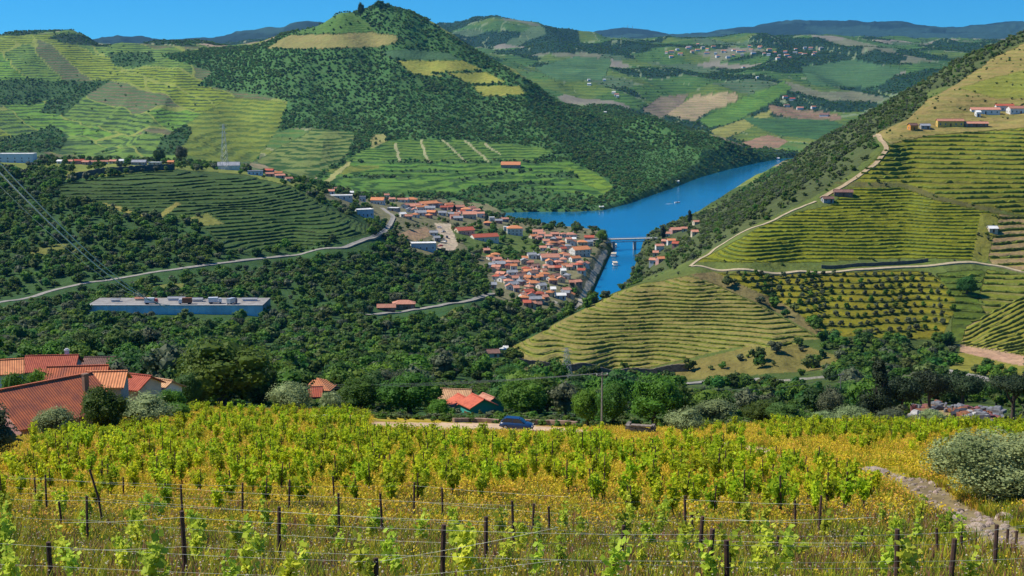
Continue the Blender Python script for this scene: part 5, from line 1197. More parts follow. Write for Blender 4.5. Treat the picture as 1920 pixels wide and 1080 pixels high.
for nm_, ks, ext in ROWS_W:
    for fr, hn in ((.93, "top"), (.55, "lower")):
        P3 = [PW[k_][0] + Vector((PW[k_][2][0] * fr, PW[k_][2][1] * fr - .05, PW[k_][1] * fr)) for k_ in ks]
        d = (P3[0] - P3[1]); P3 = [P3[0] + d * (.9 if len(ks) < 4 else .5)] + P3 + [P3[-1] - d * .5]
        for q in (0, -1): P3[q].z = float(zat(P3[q].x, P3[q].y)) + (1.4 if fr > .8 else .8)
        path = []
        for a, b in zip(P3, P3[1:]):
            for t in np.linspace(0, 1, 7)[:-1]: path.append(tuple(a.lerp(b, t) - Vector((0, 0, .03 * math.sin(math.pi * t)))))
        path.append(tuple(P3[-1]))
        o = MB().tube(path, .0030, 4).build("trellis_wire", M_WIRE); tag(o, f"thin pale {hn} wire strung along the {nm_} row of trellis posts", "wire", "trellis wires")
# young vines climbing the trellis
yv = []
for Yr in (24.5, 27.5, 30.5, 34, 37.5, 41.5, 46, 50.5, 55):
    xs = np.arange(-.39 * Yr - 8, .39 * Yr + 8, 1.25); xs = xs + RNG.normal(0, .25, len(xs)); xs = xs[RNG.uniform(size=len(xs)) < .62]
    yv += [(a, Yr + .02 * a + RNG.normal(0, .15)) for a in xs]
LBL = ["left part of the grassy foreground trellis", "middle of the grassy foreground trellis", "right part of the grassy foreground trellis"]
for x, y in yv:
    z = float(zat(x, y)); px_, py_ = topix(x, y, z)
    if y > 48 and px_ > 500: continue
    if sdist(np.array([x]), np.array([y]), PTHW, False)[0] < 1.8: continue
    s = random.uniform(.7, 1.15); e = bpy.data.objects.new("young_vine", None); COL.objects.link(e); e.location = (x, y, z); e.rotation_euler = (random.uniform(-.12, .12), random.uniform(-.12, .12), random.uniform(0, 6.28)); e.scale = (s, s, s)
    l = LBL[0 if px_ < 640 else (1 if px_ < 1280 else 2)]
    tag(e, f"thin young vine with fresh light leaves in the {l}", "vine", f"young vines in the {l}")
    link("foliage", random.choice(YL), e); t = link("trunk", VS[0], e); t.scale = (.35, .35, .9)

# grass and flowers
def tuft(name, seed, material, n=16, h=.38, w=.022, spread=.16, fl=0, flm=None, flh=(.2, .4), fs=.05):
    rng = np.random.default_rng(seed); m = MB(); m.cur = 0
    for k in range(n):
        a = rng.uniform(0, 6.28); r = rng.uniform(0, spread); b = Vector((math.cos(a) * r, math.sin(a) * r, -.03)); hh = h * rng.uniform(.5, 1.15); l = Vector((math.cos(a), math.sin(a), 0)) * hh * rng.uniform(.1, .6)
        d = Vector((-math.sin(a + rng.uniform(-1, 1)), math.cos(a), 0)) * w * .5
        m.add([b - d, b + d, b + l * .4 + d * .8 + Vector((0, 0, hh * .6)), b + l * .4 - d * .8 + Vector((0, 0, hh * .6)), b + l + Vector((0, 0, hh))], [(0, 1, 2, 3), (3, 2, 4)])
    m.cur = 1
    for k in range(fl):
        a = rng.uniform(0, 6.28); r = rng.uniform(0, spread * 1.5); c = Vector((math.cos(a) * r, math.sin(a) * r, rng.uniform(*flh)))
        u = Vector(rng.normal(size=3)).normalized(); v = u.cross(Vector((.3, .5, 1))).normalized(); s = fs * rng.uniform(.6, 1.3)
        m.add([c - u * s, c - v * s, c + u * s, c + v * s], [(0, 1, 2, 3)])
    return m.mesh(name, [material] + ([flm] if flm else []))
M_GR = leafmat("meadow_grass", (.46, .46, .014), (.25, .29, .012), trans=.4, rnd=.35); M_GD = leafmat("dry_grass", (.60, .42, .05), (.42, .27, .03), trans=.35, rnd=.3); M_GRD = leafmat("reddish_weeds", (.26, .11, .06), (.18, .10, .05), trans=.35, rnd=.3)
M_FY = leafmat("yellow_flowers", (.68, .52, .014), (.54, .36, .02), trans=.3, rnd=.15); M_FW = leafmat("pale_seed_heads", (.62, .56, .42), (.48, .40, .28), trans=.3, rnd=.15); M_FO = leafmat("orange_flowers", (.66, .34, .03), (.50, .26, .05), trans=.3, rnd=.15)
M_GK = leafmat('deep_meadow_grass', (.20, .27, .014), (.11, .17, .012), trans=.3, rnd=.3)
TG = [tuft("grass_tuft", 1, M_GR, h=.3), tuft("grass_tuft", 2, M_GK, n=24, h=.34), tuft("grass_tuft", 7, M_GK, n=26, h=.26, spread=.22), tuft("grass_tuft", 3, M_GD, h=.32, fl=3, flm=M_FW, fs=.018, flh=(.3, .45)), tuft("weed_tuft", 4, M_GRD, h=.35), tuft("grass_tuft", 5, M_GR, fl=3, flm=M_FY, fs=.02), tuft("grass_tuft", 6, M_GR, n=24, h=.26), tuft("weed_tuft", 8, M_GRD, h=.28, n=22)]
TFL = [tuft("flower_tuft", 11, M_GR, n=12, h=.3, fl=46, flm=M_FY, fs=.032, spread=.32, flh=(.12,.3)), tuft("flower_tuft", 12, M_GR, n=10, h=.3, fl=34, flm=M_FO, fs=.03, spread=.32, flh=(.12,.3)), tuft("flower_tuft", 13, M_GD, n=14, h=.3, fl=36, flm=M_FY, fs=.032, spread=.32, flh=(.12,.3)), tuft("green_tuft", 14, M_GR, n=26, h=.34, spread=.3, w=.035)]
def scat(n, y0, y1, fn):
    y = np.sqrt(RNG.uniform(y0 ** 2, y1 ** 2, n)); x = RNG.uniform(-.40, .40, n) * y + RNG.uniform(-13, 13, n); k = fn(x, y) > RNG.uniform(size=n)
    k &= sdist(x, y, PTHW, False) > .9; k &= sdist(x, y, LANE, False) > 2.2
    return np.stack([x[k], y[k], zat(x[k], y[k])], 1)
P = scat(52000, 18, 62, lambda x, y: np.clip(1.25 - .9 * sm(46, 60, y), 0, 1) * (.55 + .9 * (fbm(x / 2, y / 2, 2, 7) > .42)))
gn_scatter("meadow_grass", P, RNG.uniform(.7, 1.5, len(P)), proto(TG), "olive-green and dry grass with reddish weeds in the trellised foreground")
P = scat(84000, 43, 184, lambda x, y: (.15 + .85 * (fbm(x / 4, y / 2.5, 3, 81) > .45)) * sm(42, 52, y) * np.where(path_side(x, y) < 0, .55, 1.0))
ppx, ppy = topix(P[:, 0], P[:, 1], P[:, 2]); P = P[~((ppx > 690) & (ppx < 1110) & (ppy < np.interp(ppx, [690,968,1110], [808,816,820])))]
gn_scatter("yellow_flower_cover", P, RNG.uniform(.8, 1.4, len(P)) * (1 + (P[:, 1] / 260)), proto(TFL), "carpet of orange-yellow wildflowers and grass between the vines")
# ------------------------------------------------------------------ vehicles, bridge, walls, masts, scrap
def paint(name, c, rough=.3, metal=0.0):
    m, nt, b = mat(name, rough, .5); b.inputs['Base Color'].default_value = (*c, 1); b.inputs['Metallic'].default_value = metal
    no = N(nt, "ShaderNodeTexNoise"); no.inputs['Scale'].default_value = 6; mr_ = N(nt, "ShaderNodeMapRange"); mr_.inputs[3].default_value = rough * .8; mr_.inputs[4].default_value = min(1, rough * 1.5)
    lnk(nt, no.outputs['Fac'], mr_.inputs[0]); lnk(nt, mr_.outputs[0], b.inputs['Roughness']); return m
P_BLUE = paint("blue_car_paint", (.012, .045, .13)); P_WHITE = paint("white_paint", (.75, .75, .73)); P_TYRE = paint("tyre_rubber", (.02, .02, .02), .8); P_STEEL = paint("steel", (.42, .45, .47), .45, .5)
P_RED = paint("faded_red_paint", (.45, .06, .05), .5); P_SILV = paint("silver_paint", (.5, .52, .54), .35, .3); P_RUST = noisy("rusty_metal", (.30, .12, .05), (.14, .06, .035), scale=3); P_LAMP = paint("lamp_glass", (.7, .7, .65), .15); P_DARK = paint("dark_plastic", (.03, .03, .035), .6)
P_CONC = noisy("concrete", (.52, .50, .46), (.38, .37, .35), scale=.5, bump=.4); P_BLUEGREY = noisy("weathered_shade_blue_concrete", (.66, .74, .80), (.46, .54, .62), scale=.12, bump=.3)  # P_BLUEGREY: blue cast of the shaded wall face is put into the colour
def loft(m, secs):
    """closed skin through equal-length sections"""
    n = len(secs[0]); base = len(m.v); vs = [p for s_ in secs for p in s_]; fs = []
    for i in range(len(secs) - 1):
        for k in range(n): fs.append((i * n + k, (i + 1) * n + k, (i + 1) * n + (k + 1) % n, i * n + (k + 1) % n))
    fs.append(tuple(range(n))); fs.append(tuple(range(len(vs) - n, len(vs)))[::-1]); m.add(vs, fs); return m
CARC = {}
def car_meshes():
    if CARC: return CARC
    W_ = .86
    prof = [(-2.08,.50,.62,.80),(-2.0,.34,.86,.84),(-1.45,.26,.92,.88),(-.8,.24,.94,.89),(0,.24,.95,.90),(.9,.24,.94,.89),(1.5,.26,.88,.88),(1.95,.32,.74,.82),(2.10,.42,.62,.72)]
    m = MB(); secs = []
    for x, zl, zh, w in prof: secs.append([(x,-w*.92,zl),(x,-w,zl+.14),(x,-w,(zl+zh)/2+.05),(x,-w*.93,zh),(x,0,zh+.03),(x,w*.93,zh),(x,w,(zl+zh)/2+.05),(x,w,zl+.14),(x,w*.92,zl)])
    loft(m, secs); CARC['body'] = m
    g = MB(); c = []
    for x, zh, w in ((-1.95,.88,.70),(-1.55,1.38,.66),(-1.2,1.45,.64),(.25,1.46,.64),(.6,1.40,.66),(1.22,.92,.74)): c.append([(x,-w*1.08,.84),(x,-w,zh-.03),(x,0,zh),(x,w,zh-.03),(x,w*1.08,.84)])
    loft(g, c); CARC['glass'] = g
    r = MB(); r.box(-1.35,.35,-.60,.60,1.44,1.49)
    for y in (-1,1):
        for xa, za, xb, zb in ((-1.95,.86,-1.5,1.42),(-.45,.9,-.45,1.46),(.5,1.42,1.2,.92)): r.tube([(xa, y*.76, za),(xb, y*.68, zb)], .04, 5)
    CARC['pillars'] = r
    t = MB(); t.tube([(0,-.11,0),(0,.11,0)], .33, 18); CARC['tyre'] = t
    t = MB(); t.tube([(0,-.12,0),(0,.12,0)], .20, 12); CARC['rim'] = t
    return CARC
def car(label, loc, rz, body, sc=1.0, wheels=True, cat="car", name="parked_car", tilt=0, group=None):
    M_ = car_meshes(); o = bpy.data.objects.new(name, None); COL.objects.link(o); o.location = loc; o.rotation_euler = (0, tilt, rz); o.scale = (sc, sc, sc); tag(o, label, cat, group)
    if 'me' not in M_: M_['me'] = {k: M_[k].mesh(k, mm_) for k, mm_ in (('glass', M_GLASS), ('tyre', P_TYRE), ('rim', P_STEEL))}
    me_ = M_['body'].mesh("car_body", body); me_.polygons.foreach_set("use_smooth", [True] * len(me_.polygons)); b = link("body", me_, o); link("windows", M_['me']['glass'], o); M_['pillars'].build("roof", body, o)
    if wheels:
        for x in (-1.3, 1.32):
            for y in (-.80, .80): w = link("wheel", M_['me']['tyre'], o); w.location = (x, y, .33); link("rim", M_['me']['rim'], w)
    for y in (-.58, .58):
        MB().box(2.0, 2.11, y - .14, y + .14, .56, .70).build("headlight", P_LAMP, o); MB().box(-2.1, -2.02, y - .12, y + .12, .58, .74).build("tail_light", P_RED, o)
    MB().box(2.05, 2.16, -.6, .6, .30, .44).box(-2.15, -2.05, -.6, .6, .32, .46).build("bumper", P_DARK, o)
    for y in (-.95, .95): MB().box(.75, .95, y - .08, y + .08, .95, 1.08).build("mirror", body, o)
    return o
p = foot(968, 808, 174); car("dark blue hatchback parked on the dirt lane above the vineyard", (p.x, p.y, p.z + .05), math.radians(-8), P_BLUE, tilt=.05)
for i, (x, y, pm, cn, wh) in enumerate([(824,428,P_WHITE,'white','at the top of'),(832,436,P_SILV,'silver','near the top of'),(838,446,P_BLUE,'blue','in the middle of'),(834,455,P_WHITE,'white','low on'),(826,463,P_RED,'red','at the foot of')]):
    q = hit(x, y, y0=900, y1=1600); car(f"tiny {cn} car parked {wh} the pale concrete lot above the town", (q.x, q.y, q.z + .3), i * .8, pm, 1.15)
# utility poles
M_POLE = noisy("grey_wooden_pole", (.30, .27, .23), (.18, .16, .13), scale=4)
def pole(label, px, yt, yb, Y, r=.13, arm=1.6, rz=.3):
    q = foot(px, yb, Y); h = H + ray(px, yt)[1] * Y - q.z; o = bpy.data.objects.new("utility_pole", None); COL.objects.link(o); o.location = q; o.rotation_euler = (0, 0, rz); tag(o, label, "pole")
    MB().tube([(0,0,-.5),(0,0,h)], [r, r * .7], 8).build("shaft", M_POLE, o); a = MB().box(-arm/2, arm/2, -.07, .07, h - .45, h - .32).build("crossarm", M_POLE, o)
    tips = []
    for x in (-arm/2 + .1, 0, arm/2 - .1):
        MB().tube([(x,0,h-.32),(x,0,h-.22),(x,0,h-.12)], [.05,.07,.04], 8).build("insulator", P_LAMP, a); tips.append(Vector((q.x + x * math.cos(rz), q.y + x * math.sin(rz), q.z + h - .1)))
    return tips
T1 = pole("tall grey wooden utility pole at the vineyard edge in front of the green trees", 1128, 698, 812, 178, rz=.25)
T2 = pole("dark utility pole among trees left of the scrap heap", 1574, 700, 775, 330, rz=.5)
M_CABLE = noisy('dull_cable', (.12, .13, .14), (.08, .09, .10))
def cable(a, b, sag, r, label, name="power_line", group=None, material=None):
    pth = [tuple(Vector(a).lerp(Vector(b), t) - Vector((0, 0, sag * 4 * t * (1 - t)))) for t in np.linspace(0, 1, 25)]
    tag(MB().tube(pth, r, 4, caps=False).build(name, material or M_CABLE), label, "power line", group)
for k in range(3):
    cable(T1[k], T2[k], 3.0, .014, "thin power line running right from the grey pole to the dark pole", group="power lines between the two poles")
    cable(T1[k], at3(-60, 640 + 9 * k, 330), 5.0, .018, "thin power line crossing the dark woods left of the grey pole", group="power lines left of the pole")
    cable(T2[k], at3(1990, 668 + 10 * k, 380), 4.0, .018, "thin power line crossing the trees right of the dark pole", group="power lines right of the dark pole")
for k, (a, b) in enumerate((((-60, 262), (318, 572)), ((-48, 255), (338, 582)), ((-80, 268), (300, 566)))):
    cable(at3(*a, 210), at3(*b, 620), 6.0, (.17, .12, .05)[k], "pale heavy cable descending from upper left across the wooded hillside", group="heavy cables from upper left", material=P_WHITE)
# lattice pylons
def pylon(label, px, yt, yb, Y, w, c=P_STEEL):
    q = foot(px, yb, Y) if yb else foot(px, yt, Y); h = H + ray(px, yt)[1] * Y - q.z; o = bpy.data.objects.new("lattice_pylon", None); COL.objects.link(o); o.location = q; o.rotation_euler = (0, 0, .5); tag(o, label, "pylon")
    r = max(.05, Y * .00009); n = 7; m = MB()
    lv = [(-1 + h * i / n if i == 0 else h * i / n, w / 2 * (1 - .82 * i / n)) for i in range(n + 1)]
    for sx, sy in ((1,1),(1,-1),(-1,-1),(-1,1)): m.tube([(sx * a, sy * a, z) for z, a in lv], r, 4)
    m.build("legs", c, o); m = MB(); cs = ((1,1),(1,-1),(-1,-1),(-1,1))
    for i in range(n):
        z0, a0 = lv[i]; z1, a1 = lv[i + 1]
        for k in range(4): s0, s1 = cs[k], cs[(k + 1) % 4]; m.tube([(s0[0]*a0, s0[1]*a0, z0), (s1[0]*a1, s1[1]*a1, z1)], r * .6, 4); m.tube([(s1[0]*a0, s1[1]*a0, z0), (s0[0]*a1, s0[1]*a1, z1)], r * .6, 4)
    m.build("bracing", c, o)
    for zf in (.80, .90, .98): MB().tube([(-w * .55, 0, h * zf), (w * .55, 0, h * zf)], r * .9, 4).tube([(-w * .55, 0, h * zf), (0, 0, h * zf + h * .03)], r * .6, 4).tube([(w * .55, 0, h * zf), (0, 0, h * zf + h * .03)], r * .6, 4).build("crossarm", c, o)
pylon("grey lattice pylon in front of the terraced spur's stone wall", 1062, 652, 716, 470, 3.6)
pylon("tall thin lattice pylon on the plateau against the olive-yellow slope", 421, 233, 306, 1380, 7.0)
# stone walls that follow the ground
def wallstrip(label, pxs, hgt, thick, material, y0, y1, name="stone_wall", cat="wall"):
    w = [hit(*q, y0=y0, y1=y1) for q in pxs]; d = [0]
    for a, b in zip(w, w[1:]): d.append(d[-1] + math.hypot(b.x - a.x, b.y - a.y))
    n = max(10, int(d[-1] / max(.5, y0 * .002))); tt = np.linspace(0, d[-1], n); X = np.interp(tt, d, [q.x for q in w]); Y = np.interp(tt, d, [q.y for q in w])
    dx = np.gradient(X); dy = np.gradient(Y); L = np.hypot(dx, dy) + 1e-6; nx, ny = -dy / L, dx / L; z = zat(X, Y); hh = hgt * (.85 + .3 * fbm(X / 2, Y / 2, 2, 44))
    co = np.stack([np.stack([X + nx * a * thick, Y + ny * a * thick, z + (hh * b if b > 0 else b)], -1) for a, b in ((-.5, -1.5), (-.5, 1), (.5, 1), (.5, -1.5))], 1)
    i0 = np.arange(n - 1)[:, None] * 4 + np.arange(3)[None]; q = np.stack([i0, i0 + 4, i0 + 5, i0 + 1], -1).reshape(-1, 4)
    ends = np.array([[0, 1, 2, 3], [4 * n - 4, 4 * n - 1, 4 * n - 2, 4 * n - 3]])
    tag(link(name, rawmesh(name, co.reshape(-1, 3), quads=np.concatenate([q, ends]), mats=[material])), label, cat)
M_STONEW = noisy("dry_stone", (.24, .19, .14), (.11, .09, .07), scale=1.1, bump=.9); M_DARKW = noisy("dark_retaining_stone", (.13, .13, .11), (.07, .08, .06), scale=.5, bump=.6); M_PINKW = noisy("pinkish_stone", (.42, .28, .20), (.26, .17, .12), scale=2.2, bump=.8)
wallstrip("long dry-stone retaining wall under the terraced spur", [(972,684),(1050,697),(1130,702),(1215,704),(1290,695)], 3.4, .8, M_STONEW, 560, 760)
wallstrip("dark stone retaining wall along the top of the vineyard hill at left", [(128,338),(180,328),(240,323),(327,318)], 5.0, 1.0, M_DARKW, 1050, 1450)
wallstrip("dark low wall edging the big right vineyard just above the pale track", [(1540,503),(1600,500),(1680,496),(1740,490)], 1.8, .6, M_DARKW, 700, 900)
wallstrip("low pinkish stone wall behind the parked blue car", [(985,796),(1030,797),(1082,800)], .75, .4, M_PINKW, 160, 230)
wallstrip("brown earth-coloured wall left of the blue car, behind the lane", [(850,792),(890,792),(935,794)], .6, .4, M_PINKW, 160, 230)
wallstrip("low whitewashed wall behind the vines under the grey-brown olive", [(582,790),(630,789),(684,790)], .7, .3, WM['white'], 150, 230)
# stone ruin, boulders, path stones
def rockmesh(name, seed, n=2, rough=.22, flat=.7):
    rng = np.random.default_rng(seed); c, f = ico(n); a = 1 + rough * (fbm(c[:, 0] * 1.3 + seed, c[:, 1] * 1.3 + c[:, 2], 3, seed) - .5) * 3; c = c * a[:, None]; c[:, 2] *= flat; c[:, 0] *= rng.uniform(.9, 1.4)
    return rawmesh(name, c, tris=f, mats=[M_ROCK])
M_ROCK = noisy("pale_rock", (.40, .31, .24), (.22, .17, .13), scale=2.5, bump=.9, rnd=.25)
RK = [rockmesh("rock", k) for k in range(5)]
q = foot(1204, 822, 166); o = bpy.data.objects.new("stone_ruin", None); COL.objects.link(o); o.location = q; o.rotation_euler = (0, 0, -.25); tag(o, "roofless dry-stone hut ruin beside the dirt lane under the green trees", "ruin")
m = MB(); rr = random.Random(3)
for (x0, x1, y0, y1) in ((-1.9, 1.5, -1.2, -.75), (-1.9, -1.45, -.75, 1.2), (1.1, 1.5, -.75, 1.2)):
    zc = -.4
    for layer in range(7):
        L = x1 - x0; x = x0
        if x1 - x0 > y1 - y0:
            while x < x1 - .1:
                w = rr.uniform(.25, .6); m.box(x, min(x + w - .03, x1), y0 + rr.uniform(-.04, .05), y1 + rr.uniform(-.04, .04), zc, zc + .25 - rr.uniform(0, .04)) if not (layer > 5 and x > .2) else None; x += w
        else:
            y = y0
            while y < y1 - .1:
                w = rr.uniform(.25, .6); m.box(x0 + rr.uniform(-.05, .04), x1 + rr.uniform(-.04, .04), y, min(y + w - .03, y1), zc, zc + .25 - rr.uniform(0, .04)) if not (layer > 4 and y > .5) else None; y += w
        zc += .27
m.build("walls", WM['stone'], o); 
o2 = link("lintel_slab", MB().box(-1.2, 1.3, -1.35, -.6, 1.46, 1.58).mesh("lintel_slab", M_ROCK), o)
for i, (x, y, s, lab) in enumerate([(1636,890,.62,"largest pale boulder on the stony path's upper part, by the right vineyard"), (1652,894,.34,"smaller pale boulder touching the largest one on the stony path"), (1888,975,.34,"whitish boulder at the foot of the big silvery olive"), (1560,876,.25,"flat rock on the stony path left of the largest boulder"), (1188,798,.35,"pale rock beside the left corner of the stone ruin")]):
    q = hit(x, y, y0=30, y1=260); o = link("boulder", RK[i % 5], loc=q, rz=i, sc=(s * 1.2, s, s)); tag(o, lab, "rock")
st = []
for _ in range(1100):
    k = random.randrange(len(PTHW) - 1); t = random.random(); a, b = PTHW[k], PTHW[k + 1]; x = a[0] + (b[0] - a[0]) * t + random.gauss(0, .75); y = a[1] + (b[1] - a[1]) * t + random.gauss(0, .75); st.append((x, y))
for _ in range(500):
    k = random.randrange(2, len(LANE) - 1); t = random.random(); a, b = LANE[k], LANE[k + 1]; st.append((a[0] + (b[0] - a[0]) * t + random.gauss(0, 1.2), a[1] + (b[1] - a[1]) * t + random.gauss(0, 1.6)))
st = np.array(st); gn_scatter("path_rubble", np.stack([st[:, 0], st[:, 1], zat(st[:, 0], st[:, 1])], 1), RNG.gamma(2, .024, len(st)) + .02, proto(RK), "loose pinkish stones littering the path and the lane")
# bridge over the tributary
a = at3(1108, 449, 1440); b = at3(1232, 446, 1455); L = (b - a).length; ang = math.atan2(b.y - a.y, b.x - a.x); o = bpy.data.objects.new("road_bridge", None); COL.objects.link(o); o.location = a; o.rotation_euler = (0, 0, ang); tag(o, "low grey road bridge crossing the tributary where it meets the wide river", "bridge")
MB().box(0, L, -3.2, 3.2, -.7, 0).build("deck", P_CONC, o)
for y in (-3.2, 3.05):
    m = MB(); m.box(0, L, y, y + .15, 1.0, 1.15); n = int(L / 2)
    for i in range(n + 1): m.box(i * L / n - .08, i * L / n + .08, y, y + .15, .003, 1.0)
    m.build("parapet", P_STEEL, o)
for y in (-2.6, 2.2):
    m = MB(); m.box(0, L, y, y + .4, -1.0, -.703); m.box(0, L, y, y + .4, -3.6, -3.2); n = 14
    for i in range(n): m.tube([(i * L / n, y + .2, -3.3 if i % 2 else -.9), ((i + 1) * L / n, y + .2, -.9 if i % 2 else -3.3)], .16, 4)
    m.build("truss_girder", P_BLUEGREY, o)
for f in (.02, .34, .66, .98): MB().box(L * f - .9, L * f + .9, -3.0, 3.0, -12, -3.603).box(L * f - 1.2, L * f + 1.2, -3.2, 3.2, -3.602, -3.3).build("pier", P_CONC, o)
# boats
def boat(label, px, py, Lb, rz, name="river_boat", cabin=True):
    u, s = ray(px, py); Yb = -H / s; o = bpy.data.objects.new(name, None); COL.objects.link(o); o.location = (u * Yb, Yb, 0); o.rotation_euler = (0, 0, rz); tag(o, label, "boat")
    w = Lb * .17; secs = []
    for t, k in ((-.5, .8), (-.2, 1), (.2, 1), (.4, .6), (.5, .05)): x = t * Lb; secs.append([(x, -w * k * .6, -.3), (x, -w * k, .9 + .5 * max(t, 0)), (x, w * k, .9 + .5 * max(t, 0)), (x, w * k * .6, -.3)])
    m = MB(); loft(m, secs); m.build("hull", P_WHITE, o)
    if cabin:
        MB().box(-Lb * .42, Lb * .22, -w * .8, w * .8, .95, 3.1).build("cabin", P_WHITE, o); MB().box(-Lb * .40, Lb * .224, -w * .81, w * .81, 1.7, 2.5).build("windows", M_GLASS, o); MB().box(-Lb * .44, Lb * .25, -w * .9, w * .9, 3.102, 3.25).build("roof", WM['cream'], o)
    else: MB().box(-.6, .5, -.5, .5, 1.0, 1.7).build("windscreen", M_GLASS, o)
boat("white passenger boat moored nearest the bridge", 1153, 463, 13, 1.5); boat("white passenger boat in the middle of the three moored boats", 1151, 480, 17, 1.45); boat("white passenger boat moored farthest from the bridge", 1153, 497, 15, 1.6)
boat("small white motorboat speeding alone on the wide river", 1270, 380, 9, .5, "motorboat", False)
u_, s_ = ray(1264, 382); Yb = -H / s_; wk = link("boat_wake", rawmesh("boat_wake", [(0, 0, .06), (-9, -5.5, .06), (-14, -5, .06), (-7, 1, .06), (-12, 3.5, .06)], tris=[(0, 2, 1), (0, 4, 3)], mats=[P_WHITE]), loc=(u_ * Yb, Yb, 0)); tag(wk, "white wake trailing behind the motorboat", kind='stuff')
# works yard on its pale retaining wall
Yw = 752.0; xa = ray(162, 585)[0] * Yw; xb = ray(492, 585)[0] * Yw; zt = H + ray(330, 573)[1] * Yw; zb = H + ray(330, 598)[1] * Yw
o = bpy.data.objects.new("retaining_wall", None); COL.objects.link(o); o.location = (xa, Yw, zb); tag(o, "long pale blue-grey concrete retaining wall in the valley woods", "wall"); Lw = xb - xa; hw = zt - zb
m = MB(); m.box(0, Lw, 0, .8, -4, hw); n = 22
for i in range(n + 1): m.box(Lw * i / n - .2, Lw * i / n + .2, -.25, -.003, -4, hw - .4)
m.build("wall_face", P_BLUEGREY, o); MB().box(-.2, Lw + .2, -.35, 1.0, hw + .003, hw + .35).build("coping", P_CONC, o)
P_YARD = noisy("yard_gravel", (.33, .31, .28), (.22, .20, .18), scale=.35)
yd = MB().box(0, Lw, .8, 26, -4, hw - .02).build("works_yard", P_YARD, loc=(xa, Yw, zb)); yd['kind'] = 'structure'
wb_ = MB().box(0, Lw, -9, -.36, -6, .1).build("service_road", M_PALE, loc=(xa, Yw, zb)); wb_['kind'] = 'structure'
YARD = [(.13, 9, 7, 4, 3.0, 'white', "low white shed at the yard's left end"), (.27, 14, 12, 4, 2.6, 'cream', "cream shed with a yellow-toned roof left of the yard's middle"), (.47, 14, 15, 5, 3.0, 'blue', "long blue shed in the middle of the yard"), (.60, 10, 9, 5, 3.2, 'white', "white shed right of the yard's long blue shed"), (.90, 12, 13, 4, 2.6, 'blue', "low blue shed at the yard's right end")]
for f, yy_, w, d, h, c, lab in YARD: house(lab + " on the retaining wall", (xa + Lw * f, Yw + yy_ + 4, zt - .02), w * .6, d * .5, h * .42, 0, 'pink' if f == .27 else 'grey', c, 'gable', windows=False, cat='shed', name='yard_shed')
def lorry(label, x, y, z, rz, box, cab):
    o = bpy.data.objects.new("lorry", None); COL.objects.link(o); o.location = (x, y, z); o.rotation_euler = (0, 0, rz); tag(o, label, "lorry")
    MB().box(-3.8, 1.4, -1.2, 1.2, 1.0, 3.5).build("cargo_box", box, o); MB().box(1.6, 3.4, -1.15, 1.15, .6, 2.2).box(1.6, 3.2, -1.1, 1.1, 2.2, 2.9).build("cab", cab, o); MB().box(3.15, 3.24, -1.0, 1.0, 2.1, 2.75).build("windscreen", M_GLASS, o); MB().box(-3.7, 3.3, -.5, .5, .55, .98).build("chassis", P_DARK, o)
    for wx_ in (-2.9, -2.0, 2.5):
        for wy_ in (-1.0, 1.0): w = MB().tube([(0, -.15, 0), (0, .15, 0)], .5, 12).build("wheel", P_TYRE, o); w.location = (wx_, wy_, .5)
for f, y_, rz, bx_, cb, lab in ((.36, 5, .1, P_WHITE, P_RED, "white lorry with red cab parked left of the yard's blue shed"), (.55, 5, 3.3, P_RUST, P_WHITE, "rust-brown lorry parked before the yard's middle"), (.72, 7, .2, P_WHITE, P_WHITE, "all-white lorry right of the yard's middle"), (.82, 5, 1.2, P_SILV, P_BLUE, "silver lorry with blue cab near the yard's right end")): lorry(lab, xa + Lw * f, Yw + y_, zt - .02, rz, bx_, cb)
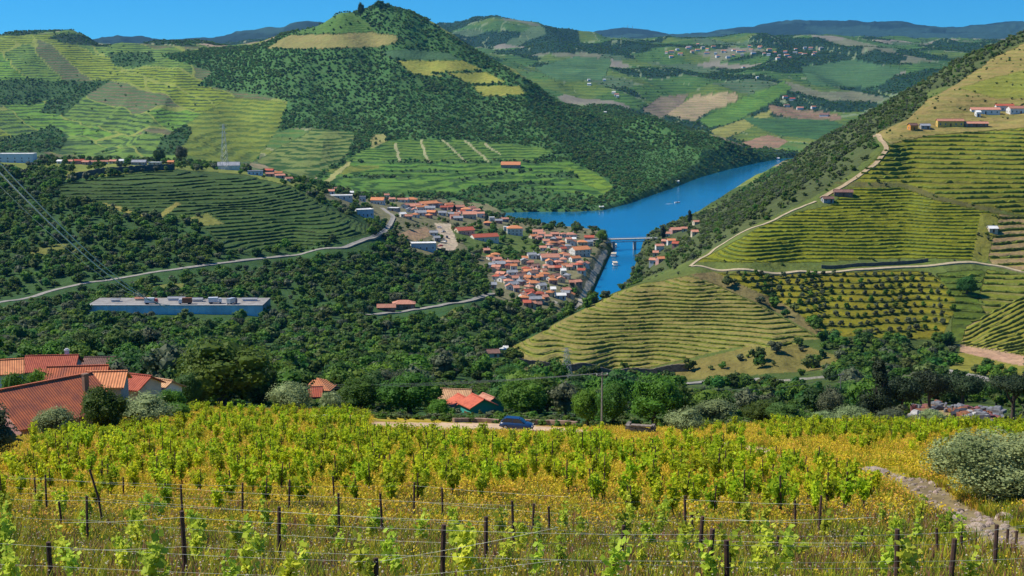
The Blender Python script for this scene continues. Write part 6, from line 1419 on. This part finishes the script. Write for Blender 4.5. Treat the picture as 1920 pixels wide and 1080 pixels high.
# scrap heap
P_JW = noisy('dirty_white', (.45,.43,.40), (.25,.23,.21), scale=2); P_JG = noisy('dull_grey', (.22,.23,.25), (.12,.12,.13), scale=2); P_JP = noisy('faded_maroon', (.28,.10,.10), (.15,.06,.06), scale=2)
JM = [P_RUST, P_JW, P_JG, P_JP, P_DARK, P_JG, P_RUST, P_JG]; JN = ['rusty', 'dirty white', 'dull grey', 'faded maroon', 'black', 'dull grey', 'rusty', 'dull grey']; JUNK = []
for k in range(10):
    m = MB(); rr = random.Random(50 + k)
    if k % 3 == 0:
        m.box(-1.6, 1.6, -.7, .7, .1, .65); m.add([(-1.0,-.62,.65),(.9,-.62,.65),(.9,.62,.65),(-1.0,.62,.65),(-.6,-.5,1.1+rr.uniform(-.2,.1)),(.4,-.5,1.05),(.4,.5,1.1),(-.6,.5,.95)], [(4,5,6,7),(0,1,5,4),(1,2,6,5),(2,3,7,6),(3,0,4,7)])
        for x in (-1, 1): m.tube([(x, -.74, .25), (x, .74, .25)], .25, 8)
    elif k % 3 == 1:
        for j in range(3): m.tube([(j * .6 - .6, rr.uniform(-.3, .3), 0), (j * .6 - .6 + rr.uniform(-.1, .1), rr.uniform(-.3, .3), .9)], .28, 9)
    else:
        for j in range(5): x, y, z = rr.uniform(-.8, .8), rr.uniform(-.5, .5), j * .16; a = rr.uniform(.4, 1.0); m.add([(x-a,y-a*.6,z),(x+a,y-a*.5,z+rr.uniform(0,.25)),(x+a*.9,y+a*.6,z+.1),(x-a,y+a*.5,z+rr.uniform(0,.3)),(x-a,y-a*.6,z+.09),(x+a,y-a*.5,z+.3),(x+a*.9,y+a*.6,z+.2),(x-a,y+a*.5,z+.35)], [(0,1,2,3),(7,6,5,4),(0,4,5,1),(1,5,6,2),(2,6,7,3),(3,7,4,0)])
    JUNK.append(m)
SHAPE = ["wrecked car shell", "cluster of old drums", "stack of bent sheet metal"]; jm = {}
for i in range(95):
    while True:
        x = random.uniform(1712, 1868); y = 768 + (x - 1712) * .10 + random.uniform(-10, 26)
        if not (1755 < x < 1800 and y > 778) : break
    q = hit(x, y, y0=205, y1=420); k = random.randrange(10); c = random.randrange(8)
    if (k, c) not in jm: jm[(k, c)] = JUNK[k].mesh("scrap", JM[c])
    o = link(["car_wreck", "oil_drums", "sheet_metal"][k % 3], jm[(k, c)], loc=(q.x, q.y, q.z + random.choice([0, 0, .6, 1.1])), rz=random.uniform(0, 6.28), sc=random.uniform(.7, 1.2)); o.rotation_euler[0] = random.uniform(-.2, .2)
    part_ = "left half" if x < 1790 else "right half"
    tag(o, f"{JN[c]} {SHAPE[k % 3]} in the {part_} of the scrap heap", "scrap", f"{JN[c]} {SHAPE[k % 3]} pieces in the {part_} of the scrap heap")
# telecom masts on the far blue ridge
for x, yt, Y in ((1177, 46, 12400), (1186, 48, 12400), (1170, 50, 12400)):
    q = foot(x, 60, Y); h = H + ray(x, yt)[1] * Y - q.z
    tag(MB().tube([(0, 0, -5), (0, 0, h)], [3.0, 1.2], 5).build("radio_mast", P_STEEL, loc=q), "faint thin mast on the distant blue ridge above the river bend", "mast", "masts on the distant ridge")
# tiny trees shading the town gardens are part of the woods; haze last
hz_ = MB().box(-9000, 9000, -60, 16500, -14, 900).build("haze", [])
mh = bpy.data.materials.new("haze_air"); mh.use_nodes = True; nh = mh.node_tree; nh.nodes.clear(); oh = nh.nodes.new("ShaderNodeOutputMaterial"); vh = nh.nodes.new("ShaderNodeVolumePrincipled")
vh.inputs['Color'].default_value = (.16, .52, 1.0, 1); vh.inputs['Density'].default_value = HAZE; vh.inputs['Anisotropy'].default_value = .1
nh.links.new(vh.outputs[0], oh.inputs['Volume']); hz_.data.materials.append(mh); hz_['kind'] = 'stuff'; hz_['label'] = "thin blue haze filling the valley air"
